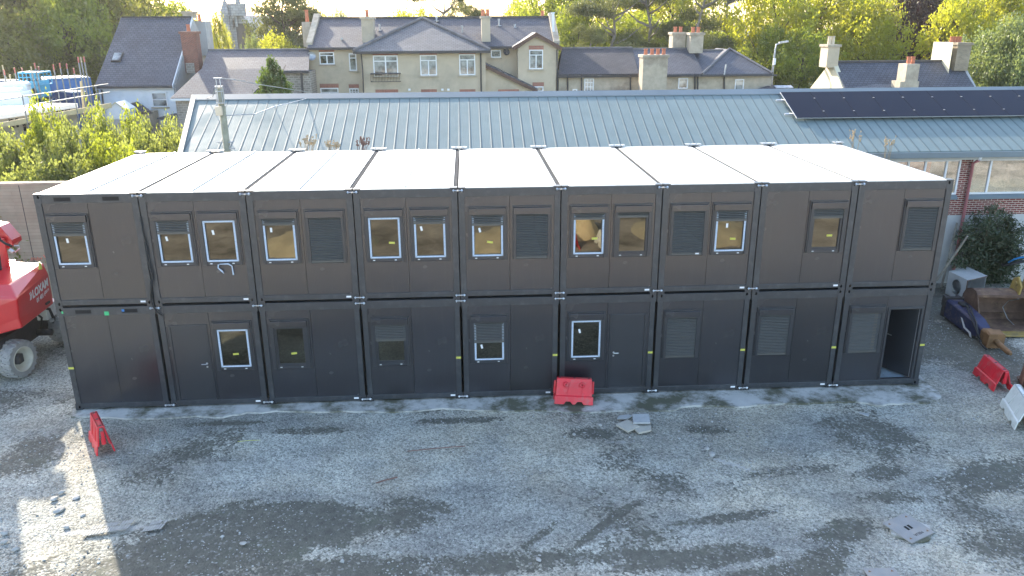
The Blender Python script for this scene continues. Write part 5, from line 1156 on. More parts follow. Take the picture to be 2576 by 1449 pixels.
a_, c_, b2_, d_ = rectpx(1504, 194, 1513, 188, Yc); MB().box(a_, Yc-.04, c_, b2_, Yc+.02, d_).build('wall_vent', M['upvc'], rt)
for px, w0 in ((1428, 192), (1463, 188), (1586, 190), (1748, 188), (1755, 189), (1822, 188)): pipe(rt, [P(px, w0-2, Yc-.35), P(px, w0+6, Yc-.1), P(px, 245, Yc-.1)], .06)
pipe(rt, [P(1822, 188, Yc-.5), P(1827, 162, Yc-.5)], .06, 'galv', 'vent_pipe')
rt = empty('flat_roof_annex', (11, 41, 0), 'low annex with a torn felt flat roof in front of the cottages', 'annex')
a_, c_, b2_, d_ = rectpx(1497, 240, 1613, 222, 41); MB().box(a_, 41, 0, b2_+.2, 42.9, d_).build('wall', M['stucco'], rt)
MB().box(a_-.1, 40.9, d_+.003, b2_+.2, 42.95, d_+.12).build('felt_roof', M['felt'], rt); MB().box(a_+.5, 41.6, d_+.12, b2_-.2, 42.6, d_+.2).build('lead_sheet', M['galv'], rt)
rt = empty('flat_roof_annex', (17.5, 41.5, 0), 'narrow felt-roofed annex right of the big cottage chimney', 'annex')
a_, c_, b2_, d_ = rectpx(1683, 240, 1745, 222, 41.6); MB().box(a_, 41.6, 0, b2_, 42.9, d_).build('wall', M['stucco2'], rt); MB().box(a_-.05, 41.5, d_+.003, b2_+.05, 42.95, d_+.1).build('felt_roof', M['felt'], rt)
rt = empty('garage', (25, 40, 0), 'dark brown pitched garage roof with a rooflight at the end of the cottages', 'garage')
e0, e1, q0, q1 = P(1888, 229, 40), P(2050, 230, 40), P(1939, 213, 43.6), P(2008, 226, 43.6); f = MB(); f.prism([e0, e1, q1, q0], (0, 0, -.12)); f.build('roof', M['slatebrown'], rt)
c_ = P(1965, 221, 41.6); c_.z = e0.z+(q0.z-e0.z)*.42+.06; MB().obox(c_+V((.2, 0, .02)), (1.3, .55, .06), Matrix.Rotation(R(14), 3, 'X')).build('rooflight', M['galv'], rt)
MB().box(e0.x+.2, 40.2, 0, e1.x-.1, 43.5, e0.z-.15).build('wall', M['stucco2'], rt)

# --- street lamp
p = P(1943, 230, 47); t = P(1950, 125, 47); rt = empty('street_lamp', (p.x, 47, 0), 'grey street lamp with a curved arm beyond the cottages', 'street lamp')
f = MB(); f.tube([V((p.x, 47, 0)), P(1944, 175, 47), t, P(1953, 112, 47), P(1966, 108, 47)], [.11, .09, .07, .06, .05], 8); f.build('post', M['galv'], rt, smooth=True)
MB().obox(P(1971, 106, 47), (.75, .3, .14), Matrix.Rotation(R(-8), 3, 'Y')).build('lamp_head', M['galv'], rt, bevel=.03); MB().obox(P(1948, 155, 46.8), (.2, .1, .5)).build('sign_plate', M['whitewall'], rt)

# --- right house with cream gable
rt = empty('gabled_house', (34, 46, 0), 'slate roofed house with a sunlit cream gable and three chimneys on the right', 'house')
Yg = 40.0; g0 = P(2122, 229, Yg); xg = g0.x; zg = g0.z
def atX(px, py, X):
    d = ray(px, py); return CAM+d*((X-CAM.x)/d.x)
gap_ = atX(2092, 156, xg); yr_ = gap_.y; zr_ = gap_.z; gbk = atX(2033, 228, xg)
xr_ = P(2412, 149, yr_).x
f = MB(); f.prism([(xg, Yg, 0), (xg, gbk.y, 0), (xg, gbk.y, gbk.z), (xg, yr_, zr_+.1), (xg, Yg, zg+.05)], (.35, 0, 0)); f.build('gable_wall', M['creamwall'], rt)
f = MB(); slope(f, [(xg+.1, Yg-.3, zg), (xr_, Yg-.3, zg), (xr_, yr_, zr_), (xg+.1, yr_, zr_)]); slope(f, [(xg+.1, gbk.y, gbk.z), (xr_, gbk.y, gbk.z), (xr_, yr_, zr_), (xg+.1, yr_, zr_)]); rf = f.build('roof', M['slate'], rt)
MB().box(xg+.1, yr_-.12, zr_-.05, xr_, yr_+.12, zr_+.1).build('ridge_tiles', M['lead'], rf)
MB().box(xg+.35, Yg, 0, xr_, gbk.y, zg-.1).build('wall', M['creamwall'], rt); f = MB(); f.prism([(xr_, Yg, 0), (xr_, gbk.y, 0), (xr_, gbk.y, zg), (xr_, yr_, zr_+.15), (xr_, Yg, zg+.1)], (.2, 0, 0)); f.build('gable_wall', M['greywall'], rt)
chimney(rt, 2078, 112, 2114, 170, yr_-.5, 1.3, 'stucco', (.35, .65), potm='creampot', ph=.6)
chimney(rt, 2400, 107, 2446, 178, yr_-1.2, 2.6, 'chimyel', (.2, .4, .6, .8), capm='chimyel', ph=.42)
a_, c_, b2_, d_ = rectpx(2399, 178, 2400, 107, yr_-1.2); MB().box(a_-.03, yr_-1.2, c_, a_-.003, yr_+1.4, d_-.2).build('chimney_side', M['creamwall'], rt)
e0, q0, q1, e1 = P(2136, 232, Yg-1), P(2180, 188, 43.2), P(2257, 195, 41.5), P(2238, 232, Yg-1)
f = MB(); slope(f, [e0, e1, q1, q0], .1); f.build('wing_roof', M['slate_sunlit'], rt)
f = MB(); slope(f, [e1, q1, P(2290, 215, 41.2), P(2290, 236, Yg-1)], .1); f.build('wing_roof', M['slate'], rt)
chimney(rt, 2271, 161, 2315, 240, Yg-1.2, 1.2, 'stucco2', (.4, .75), shoulder=.35, ph=.5, cap=False)
rt = empty('flat_roof_annex', (38, 37, 0), 'pale edged flat roof at the right edge behind the workshop', 'annex')
a_, c_, b2_, d_ = rectpx(2433, 240, 2640, 224, 34); MB().box(a_, 34, 0, b2_, 38, d_).build('wall', M['whitewall'], rt); MB().box(a_-.15, 33.85, d_+.003, b2_, 38.1, d_+.12).build('felt_roof', M['felt'], rt)

# --- white house
Yh = 42.0; rt = empty('white_house', (-24, 45, 0), 'white painted house with a steep grey slate roof and rooflight', 'house')
e0, e1 = P(238, 216, Yh-.35), P(433, 214, Yh-.35); w0, w1 = P(247, 222, Yh), P(437, 220, Yh)
zeh = (e0.z+e1.z)/2; q1 = atX(486, 43, e1.x+.1); yrh, zrh = q1.y, q1.z
q0x = P(308, 46, yrh).x
MB().box(w0.x, Yh, 0, w1.x, 2*yrh-Yh, zeh).build('wall', M['whitewall'], rt)
f = MB(); slope(f, [(e0.x, Yh-.35, zeh), (e1.x, Yh-.35, zeh), (e1.x, yrh, zrh), (q0x-.1, yrh, zrh)], .16); slope(f, [(q0x-.1, yrh, zrh), (e1.x, yrh, zrh), (e1.x, 2*yrh-Yh, zeh), (e0.x, 2*yrh-Yh, zeh)], .16); rf = f.build('roof', M['slate'], rt)
f = MB(); f.prism([(w1.x-.02, Yh, 0), (w1.x-.02, 2*yrh-Yh, 0), (w1.x-.02, 2*yrh-Yh, zeh), (w1.x-.02, yrh, zrh-.2), (w1.x-.02, Yh, zeh-.05)], (.15, 0, 0)); f.build('gable_wall', M['greywall'], rt)
f = MB(); f.prism([(e1.x, Yh-.35, zeh+.02), (e1.x, yrh, zrh+.02), (e1.x, yrh, zrh-.2), (e1.x, Yh-.35, zeh-.2)], (.06, 0, 0)); f.build('bargeboard', M['upvc'], rt)
MB().box(e0.x, Yh-.48, zeh-.2, e1.x, Yh-.36, zeh-.06).build('gutter', M['lead'], rt); MB().box(e0.x, Yh-.35, zeh-.26, e1.x, Yh-.0, zeh-.17).build('fascia', M['upvc'], rt)
hwin(rt, 385, 232, 419, 269, Yh, 's', 0)
pipe(rt, [P(253, 221, Yh-.2), P(256, 228, Yh-.08), P(262, 285, Yh-.08)], .06)
t_ = (Yh+2.1); zz = zeh+(zrh-zeh)*(2.45)/(yrh-Yh+.35); c_ = P(299, 170, Yh+2.1); c_.z = zeh+(zrh-zeh)*((Yh+2.1)-(Yh-.35))/(yrh-Yh+.35)+.06
M3 = Matrix.Rotation(math.atan2(zrh-zeh, yrh-Yh+.35), 3, 'X'); rl_ = MB().obox(c_, (.7, 1.0, .12), M3).build('rooflight', M['lead'], rt); MB().obox(c_+V((0, -.03, .06)), (.55, .8, .03), M3).build('pane', M['winpane2'], rl_)
MB().box(q0x, yrh-.12, zrh-.04, e1.x-.05, yrh+.12, zrh+.07).build('ridge_tiles', M['lead'], rf)
ch_ = chimney(rt, 466, 79, 490, 183, 44.6, 1.0, 'chimbrick', (.45,), capm='chimbrick', ph=.5); a_, c_, b2_, d_ = rectpx(465, 184, 491, 148, 44.56); MB().box(a_, 44.56, c_-.3, b2_, 45.63, d_).build('stone_base', M['stonewall'], ch_)
chimney(rt, 492, 53, 515, 140, 49, 1.6, 'greywall', (.4,), ph=.55, cap=False); chimney(rt, 460, 28, 484, 46, yrh, 1, 'stucco2', (), ph=.5)
# shed roofs in front of it
rt = empty('garden_shed', (-25, 38, 0), 'small white gabled outbuilding before the white house', 'outbuilding')
g_ = [P(270, 300, 38), P(318, 300, 38), P(318, 275, 38), P(290, 257, 38), P(268, 272, 38)]; MB().prism(g_, (0, 1.6, 0)).build('wall', M['whitewall'], rt)
f = MB(); f.prism([P(266, 274, 37.9), P(290, 256, 37.9), P(290, 256, 39.8), P(266, 274, 39.8)], (0, 0, -.1)); f.prism([P(320, 278, 37.9), P(290, 256, 37.9), P(290, 256, 39.8), P(320, 278, 39.8)], (0, 0, -.1)); f.build('roof', M['creamwall'], rt)
rt = empty('lean_to', (-24, 40, 0), 'dark tiled lean-to roof against the white house', 'outbuilding')
f = MB(); f.prism([P(308, 283, 40), P(382, 280, 40), P(345, 255, 41.9), P(314, 264, 41.9)], (0, 0, -.15)); f.build('roof', M['slatebrown'], rt); a_ = P(312, 290, 40.2); b_ = P(376, 290, 40.2); MB().box(a_.x, 40.2, 0, b_.x, 41.9, P(345, 283, 40.2).z).build('wall', M['stucco2'], rt)
f = MB(); f.prism([P(395, 296, 40.5), P(470, 296, 40.5), P(470, 285, 41.9), P(440, 285, 41.9)], (0, 0, -.15)); tag(f.build('lean_to', M['slate'], origin=tuple(P(430, 296, 41))), 'low slate lean-to roof at the foot of the white house', 'outbuilding')
# --- middle low building
rt = empty('stone_outhouse', (-16, 45, 0), 'long low slate roofed building between the white and stucco houses', 'house')
Ym = 41.3; e0, e1, q0, q1 = P(505, 178, Ym), P(777, 178, Ym), P(524, 125, 44.2), P(779, 124, 44.2)
q0.z = q1.z = (q0.z+q1.z)/2; e0.z = e1.z = (e0.z+e1.z)/2; f = MB(); slope(f, [e0, e1, q1, q0], .12); slope(f, [q0, q1, (q1.x, 47.5, e1.z), (q0.x, 47.5, e0.z)], .12); rf = f.build('roof', M['slate'], rt); MB().box(q0.x, 44.1, q0.z-.06, q1.x, 44.3, q0.z+.06).build('ridge_tiles', M['paleridge'], rf)
MB().box(e0.x, Ym+.3, 0, e1.x, 47, e0.z-.1).build('wall', M['stonewall'], rt); MB().box(P(705, 180, Ym).x, Ym-.1, e0.z-.2, e1.x, Ym-.01, e0.z-.08).build('gutter', M['lead'], rt)
pipe(rt, [P(758, 184, Ym), P(762, 245, Ym)], .09)
e0, e1, q0, q1 = P(429, 246, 38), P(628, 244, 38), P(505, 172, 41.2), P(694, 174, 41.2); e0.z = e1.z = (e0.z+e1.z)/2; q0.z = q1.z = (q0.z+q1.z)/2; f = MB(); slope(f, [e0, e1, q1, q0], .12); f.build('lower_roof', M['slate'], rt)
f = MB(); f.prism([(e0.x+.2, 38.3, 0), (e1.x-.2, 38.3, 0), (e1.x-.2, 38.3, e0.z-.15), (e0.x+.2, 38.3, e0.z-.15)], (0, 3, 0)); f.build('wall', M['stonewall'], rt)
MB().box(e0.x, 37.88, e0.z-.2, e1.x, 37.99, e0.z-.06).build('gutter', M['upvc'], rt)
MB().prism([P(692, 179, 41.5), P(708, 179, 41.5), P(708, 245, 41.5), P(692, 245, 41.5)], (0, .3, 0)).build('pale_wall', M['creamwall'], rt)

# --- church far behind
Yk = 125.0; rt = empty('church', (-48, 130, 0), 'distant grey stone church with gable cross and corner pinnacles', 'church')
def cpt(px, py, dy=0): return P(px, py, Yk+dy)
xl, xr = cpt(569, 100).x, cpt(640, 100).x; xm = cpt(605, 100).x
f = MB(); f.prism([(xl, Yk, 0), (xr, Yk, 0), (xr, Yk, cpt(0, 78).z), (xm, Yk, cpt(600, 38).z), (xl, Yk, cpt(0, 78).z)], (0, 30, 0)); f.build('nave', M['church'], rt)
f = MB(); 
for sg, xe in ((1, xl), (-1, xr)): f.prism([(xe, Yk-.5, cpt(0, 78).z), (xm, Yk-.5, cpt(0, 38).z), (xm, Yk-.5, cpt(0, 30).z), (xe, Yk-.5, cpt(0, 66).z)], (0, 1.2, 0))
for px in (586, 593): 
    p = cpt(px, 44); f.box(p.x-.5, Yk-.4, p.z-1.5, p.x+.3, Yk+.4, p.z+2.2)
f.box(cpt(578, 0).x, Yk+.2, cpt(0, 60).z, cpt(596, 0).x, Yk+1.5, cpt(0, 44).z); f.build('parapet', M['church'], rt)
f = MB(); a_, b_ = cpt(555, 0).x, cpt(574, 0).x; f.box(a_, Yk-1, 0, b_, Yk+1.2, cpt(0, 30).z); f.box(a_-.25, Yk-1.25, cpt(0, 44).z, b_+.25, Yk+1.45, cpt(0, 40).z); m0 = (a_+b_)/2; zt_ = cpt(0, 30).z; zz_ = cpt(0, -6).z
f.add([(a_, Yk-1, zt_), (b_, Yk-1, zt_), (b_, Yk+1.2, zt_), (a_, Yk+1.2, zt_), (m0, Yk, zz_)], [(0, 1, 4), (1, 2, 4), (2, 3, 4), (3, 0, 4)]); f.build('pinnacle', M['church'], rt)
f = MB(); p = cpt(602, 32); f.box(p.x-1.1, Yk-.8, p.z-.5, p.x+1.1, Yk+.4, p.z+1.5); f.box(p.x-.35, Yk-.5, p.z+1.5, p.x+.35, Yk+.1, p.z+6.5); f.box(p.x-.8, Yk-.45, p.z+4.4, p.x+.8, Yk+.05, p.z+5.0); f.build('gable_cross', M['church'], rt)
f = MB(); a_ = cpt(610, 90); f.box(a_.x-.9, Yk-.06, 2, a_.x+1.6, Yk-.02, cpt(0, 62).z); f.build('window', M['lead'], rt); f = MB(); f.box(cpt(574, 0).x, Yk-.3, 0, cpt(577, 0).x, Yk+.1, cpt(0, 70).z); f.build('buttress', M['church'], rt)

# ------------------------------------------------------------------ building site on the left
rt = empty('unfinished_building', (-26, 32, 0), 'unfinished beige block building with a white flat roof behind the hedge', 'building')
s0, s1 = P(0, 300, 27), P(188, 262, 33); dirv = (s1-s0); dirv.z = 0; dirv.normalize(); s00 = s0-dirv*9; perp = V((-dirv.y, dirv.x, 0)); zr1_ = (s0.z+s1.z)/2-.1
s1b = V((s1.x, s1.y, 0)); s0b = V((s00.x, s00.y, 0))
f = MB(); f.prism([s0b, s1b, s1b+perp*9, s0b+perp*9], (0, 0, zr1_)); f.build('wall', M['sitebeige'], rt)
f = MB(); f.prism([(q.x, q.y, zr1_+.01) for q in (s0b-perp*.2, s1b-perp*.2, s1b+perp*9, s0b+perp*9)], (0, 0, .25)); f.build('roof', M['sitewhite'], rt)
def swin(px0, py0, px1, py1):
    def onw(px, py):
        d = ray(px, py); nrm = perp; s = (s0b-CAM).dot(nrm)/d.dot(nrm); return CAM+d*s
    a = onw(px0, py1); b = onw(px1, py0); f = MB(); f.prism([V((a.x, a.y, a.z)), V((b.x, b.y, a.z)), V((b.x, b.y, b.z)), V((a.x, a.y, b.z))], -perp*.03); w_ = f.build('window', M['black'], rt)
    f = MB(); m0 = (a+b)/2; f.tube([V((m0.x, m0.y, a.z))-perp*.06, V((m0.x, m0.y, b.z))-perp*.06], .06, 4); f.tube([V((a.x, a.y, b.z))-perp*.06, V((b.x, b.y, b.z))-perp*.06], .05, 4); f.build('frame', M['sitebeige'], w_)
swin(26, 295, 42, 323); swin(144, 268, 174, 296); swin(60, 300, 70, 330)
f = MB(); a_ = s0b.lerp(s1b, .1)+perp*2.5; f.obox(a_+V((0, 0, zr1_+.9)), (6, 3.5, 1.2), basis((0, 0, 0), dirv, perp).to_3x3()); f.build('roof_upstand', M['sitewhite'], rt)
# scaffold around it
rt = empty('scaffold', (-26, 31, 0), 'scaffold with timber boards and orange-capped poles round the unfinished building', 'scaffold')
o_ = -perp*1.1; f = MB(); f.prism([s0b-dirv*1+o_*1.5+V((0, 0, zr1_-.35)), s1b+dirv*1.2+o_*1.5+V((0, 0, zr1_-.05)), s1b+dirv*1.2+o_*1.5+V((0, 0, zr1_+.2)), s0b-dirv*1+o_*1.5+V((0, 0, zr1_-.1))], perp*.05)
f.prism([s0b-dirv+o_*1.5+V((0, 0, zr1_-.35)), s1b+dirv*1.2+o_*1.5+V((0, 0, zr1_-.1)), s1b+dirv*1.2+o_*.2+V((0, 0, zr1_-.1)), s0b-dirv+o_*.2+V((0, 0, zr1_-.35))], (0, 0, .05)); f.build('toe_board', M['board'], rt)
f = MB()
for zz in (.75, 1.25): f.tube([s0b+o_*1.5+V((0, 0, zr1_-.2+zz)), s1b+dirv*1.2+o_*1.5+V((0, 0, zr1_+zz+.1))], .035, 5)
f.tube([s0b+o_*1.5+V((0, 0, 2.0)), s1b+o_*1.5+V((0, 0, 2.1))], .03, 5); f.build('guard_rail', M['pole'], rt)
Lr = (s1b-s0b).length; k = 0
for i in range(8):
    p = s0b.lerp(s1b+dirv*1.2, (i+.4)/8)+o_*1.5; MB().tube([p, p+V((0, 0, zr1_+1.3))], .035, 5).build('pole', M['pole'], rt)
    if i in (2, 4, 6): MB().tube([p+V((0, 0, .6)), p+dirv*2.2+V((0, 0, zr1_+.9))], .035, 5).build('brace', M['pole'], rt)
for (px, py) in ((10, 177), (36, 172), (55, 172), (78, 169), (87, 160), (97, 169), (134, 164), (150, 160), (167, 161), (185, 173), (196, 145), (203, 144), (211, 144), (24, 188), (6, 165)):
    yy = 34.5+ (px % 7)*.4; t = P(px, py, yy); q = MB().tube([V((t.x+.0, yy, 0)), t], .045, 5).build('pole', M['pole'], rt)
    MB().cyl(t-V((0, 0, .3)), t+V((0, 0, .03)), .045, n=6).build('cap', M['redcap'] if px not in (78, 203, 24, 6) else M['board'], q)
a_, b_ = P(203, 232, 34), P(215, 290, 34); f = MB(); f.prism([P(200, 204, 34), P(204, 204, 34), P(214, 288, 34), P(209, 288, 34)], (0, .1, 0)); f.build('timber_upright', M['board'], rt)
def cont(p0, p1, zt, h, dep, m_, lab, doors=False):
    p0, p1 = V((p0.x, p0.y, 0)), V((p1.x, p1.y, 0)); d = (p1-p0).normalized(); n0 = V((-d.y, d.x, 0)); rt = empty('shipping_container', p0, lab, 'shipping container', 'blue containers on the building site')
    b = MB(); b.prism([p0+V((0, 0, zt-h)), p1+V((0, 0, zt-h)), p1+V((0, 0, zt)), p0+V((0, 0, zt))], n0*dep); b.build('body', M[m_], rt)
    b = MB(); b.prism([p0+V((0, 0, zt+.004)), p1+V((0, 0, zt+.004)), p1+n0*dep+V((0, 0, zt+.004)), p0+n0*dep+V((0, 0, zt+.004))], (0, 0, .06)); b.build('roof', M['sitewhite'], rt)
    b = MB()
    for q in (p0, p1): b.obox(q-n0*.03+V((0, 0, zt-h/2)), (.14, .14, h+.02), basis((0, 0, 0), d, n0).to_3x3())
    b.prism([p0-n0*.03+V((0, 0, zt-.12)), p1-n0*.03+V((0, 0, zt-.12)), p1-n0*.03+V((0, 0, zt)), p0-n0*.03+V((0, 0, zt))], n0*.03); b.build('frame', M[m_], rt)
    if doors: b = MB(); c = p0.lerp(p1, .38)-n0*.05; b.prism([c+V((0, 0, zt-1.1)), c+d*.55+V((0, 0, zt-1.1)), c+d*.55+V((0, 0, zt-.75)), c+V((0, 0, zt-.75))], n0*.03); b.build('sign_plate', M['upvc'], rt)
t0, t1 = P(108, 197, 38), P(224, 195, 40); cont(t0, t1, t1.z, 2.6, 2.4, 'contblue', 'large blue container at the top of the building site', True)
cont(P(184, 250, 36.5), P(219, 250, 37.2), P(200, 232, 37).z, 3.4, 2.4, 'contdark', 'dark blue container below the large one beside the white house')
t0, t1 = P(22, 203, 41), P(50, 202, 42); cont(t0, t1, t1.z, 2.6, 2.4, 'contdark', 'blue container half hidden left of the scissor lift')
t0, t1 = P(-20, 214, 38), P(6, 213, 38); cont(t0, t1, t1.z, 2.6, 2.4, 'contblue', 'blue container cut off by the left edge')
# scissor lift
rt = empty('scissor_lift', (-26, 36, 0), 'light blue scissor lift platform standing before the big blue container', 'scissor lift')
x0_, z0_, x1_, z1_ = rectpx(50, 246, 100, 214, 36); xa_, za_, xb_, zb_ = rectpx(45, 214, 101, 183, 36)
f = MB(); f.box(x0_, 36, z0_-1.2, x1_, 37.6, z0_+.25); f.box(x0_, 36, z1_-.28, x1_, 37.6, z1_); f.build('base', M['liftblue'], rt, bevel=.02)
f = MB(); f.box(x0_+.05, 36.05, z0_+.25, x1_-.05, 37.5, z1_-.28); f.build('power_unit', M['galv'], rt)
f = MB(); f.cyl((x0_+(x1_-x0_)*.75, 36.0, (z0_+z1_)/2), (x0_+(x1_-x0_)*.75, 36.04, (z0_+z1_)/2), .2, n=16); f.build('round_emblem', M['white'], rt)
f = MB()
for k in range(5): f.box(x0_+.15, 36.0, z0_+.32+k*.1, x0_+.75, 36.03, z0_+.37+k*.1)
f.build('grille', M['black'], rt)
f = MB()
for yy in (36, 37.6):
    for zz in (za_, (za_+zb_)/2+.1, zb_): f.tube([V((xa_, yy, zz)), V((xb_, yy, zz))], .04, 5)
    for k in range(6): x_ = xa_+(xb_-xa_)*k/5; f.tube([V((x_, yy, za_)), V((x_, yy, zb_))], .035, 5)
for x_ in (xa_, xb_):
    for zz in (za_, zb_): f.tube([V((x_, 36, zz)), V((x_, 37.6, zz))], .04, 5)
f.box(xa_, 36, za_-.08, xb_, 37.6, za_); f.build('guard_rail', M['liftpale'] if 'liftpale' in M else M['liftblue'], rt)
for k, (u, v) in enumerate(((20, 250), (33, 236), (10, 252))):
    p = P(u, v, 33.5+k); g = random.Random(k); f = MB(); f.obox(p, (2.4-.5*k, 1.5, 1.0), Matrix.Rotation(.3*k, 3, 'Z')); f.obox(p+V((.3, 0, .55)), (1.4, 1.2, .3), Matrix.Rotation(.2, 3, 'Z'))
    tag(f.build('wrapped_pallet', M['sitewhite'], bevel=.12, origin=tuple(p)), ['white wrapped pallet nearest the scissor lift', 'white wrapped pallet high beside the scissor lift', 'white wrapped pallet at the far left of the site'][k], 'pallet')

# ------------------------------------------------------------------ concrete yard wall, utility pole, wires
Yv = 8.0; zt_ = P(50, 466, Yv).z
rt = empty('yard_wall', (-16, Yv, 0), 'tall board-marked concrete wall behind the red lift', 'wall')
MB().box(-32, Yv, 0, -10.9, Yv+.3, zt_).build('concrete', M['cwall'], rt)
f = MB(); 
for xx in (P(66, 560, Yv).x, P(66, 560, Yv).x-3.6, P(66, 560, Yv).x-7.2): f.box(xx-.012, Yv-.003, 0, xx+.012, Yv+.001, zt_)
f.build('joint', M['lead'], rt); MB().box(-32, Yv-.03, zt_+.002, -10.9, Yv+.33, zt_+.07).build('coping', M['stucco2'], rt)
f = MB(); p = P(78, 655, Yv-.01); g = random.Random(3); pts = []
for k in range(22): pts.append(p+V((-.0+k*.034, 0, (.09 if k % 2 else 0)+g.uniform(-.02, .03)+(.09 if k in (13, 14) else 0))))
f.tube(pts[:12], .012, 4); f.tube(pts[13:], .012, 4); f.build('graffiti', M['reflection_salmon'], rt)
pb = P(572, 380, 7.2); rt = empty('utility_pole', (pb.x, 7.2, 0), 'grey wooden utility pole rising behind the cabins', 'utility pole')
pt = P(561, 250, 7.2); f = MB(); f.tube([V((pb.x, 7.2, 0)), V((pb.x, 7.2, pt.z+.35))], [.125, .10], 12); f.build('pole', M['polewood'], rt, smooth=True)
zt2 = P(553, 196, 7.2).z; f = MB()
for dx in (-.07, .07): f.tube([V((pb.x+dx, 7.1, pt.z-.1)), V((pb.x+dx*.8, 7.1, zt2))], .014, 5)
for dx in (-.11, .11): f.tube([V((pb.x+dx, 7.12, pt.z-.2)), V((pb.x+dx, 7.12, pt.z+.4))], .012, 5)
for zz in (zt2, pt.z+.4, pt.z-.1, pt.z+.25): f.box(pb.x-.12, 7.05, zz-.015, pb.x+.12, 7.15, zz+.015)
f.build('metal_bracket', M['galv'], rt)
for k, sg in ((P(565, 357, 7.2).z, (-1, 1)), (P(570, 374, 7.2).z+.02, (1,))):
    for s_ in sg: f = MB(); f.tube([V((pb.x+s_*.09, 7.1, k)), V((pb.x+s_*.28, 7.1, k+.01))], .014, 5); f.tube([V((pb.x+s_*.1, 7.1, k-.16)), V((pb.x+s_*.2, 7.1, k))], .01, 4); f.build('climbing_step', M['galv'], rt)
c_ = P(559, 279, 7.05); MB().obox(V((pb.x-.06, 7.03, c_.z)), (.2, .14, .27)).build('junction_box', M['creampot'], rt, bevel=.02)
wd = [([V((pb.x+.1, 7.15, P(566, 290, 7.2).z)), P(640, 287, 7.6), P(690, 268, 9), P(745, 255, 11), P(815, 238, 13)], 'overhead wire running right from the utility pole over the workshop roof'),
      ([V((pb.x-.1, 7.15, pt.z+.4)), P(535, 243, 9), P(520, 247, 12), P(505, 252, 16)], 'short wire running left from the bracket of the utility pole'),
      ([V((pb.x+.05, 7.1, zt2)), P(590, 200, 8.5), P(650, 212, 12), P(780, 232, 20)], 'thin wire leaving the top of the utility pole')]
for pts, lab in wd: tag(MB().tube(pts, .014, 5).build('overhead_wire', M['galv'], origin=tuple(pts[0])), lab, 'wire', 'overhead wires at the utility pole')

# ------------------------------------------------------------------ trees and shrubs
for i, a in enumerate([('olive', -40, -190, 330, 66, 'dull green tree filling the top left corner'), ('olive', 95, -170, 320, 70, 'broad dull green tree above the blue container'), ('olive', 215, -130, 300, 64, 'broad dull green tree left of the white house roof'),
        ('fresh', 150, -60, 240, 58, 'yellow-flecked tree above the scaffold poles'), ('olive', 20, 20, 260, 56, 'darker lower tree behind the scissor lift'), ('olive', 245, 60, 220, 60, 'low dark tree behind the left gable of the white house'), ('olive', 120, 90, 240, 62, 'low dark tree directly behind the large blue container'),
        ('fresh', 330, -70, 250, 74, 'leafy tree behind the ridge of the white house'), ('fresh', 432, -6, 130, 76, 'light green tree behind the right end of the white house ridge'), ('yellow', 540, 14, 62, 64, 'slender yellow-green tree between the grey chimney and the church'),
        ('yellow', 500, 62, 90, 70, 'small yellow-green tree behind the grey chimney'), ('olive', 386, 10, 130, 80, 'dull tree behind the middle of the white house ridge')]):
    tree('broadleaf_tree', 'round', a[1], a[2], a[3], a[4], a[0], a[5], group='background trees')
tree('cedar_tree', 'pine', 712, -60, 235, 66, 'pine', 'large dark cedar between the church and the stucco house', group='background trees'); tree('cedar_tree', 'round', 715, -30, 200, 68, 'pine', 'lower cedar crown behind the large cedar', group='background trees')
tree('broadleaf_tree', 'round', 630, 88, 70, 58, 'willow', 'pale small tree under the left side of the cedar', group='background trees'); tree('broadleaf_tree', 'round', 690, 75, 160, 60, 'yellow', 'yellow-green shrubby tree under the cedar', group='background trees')
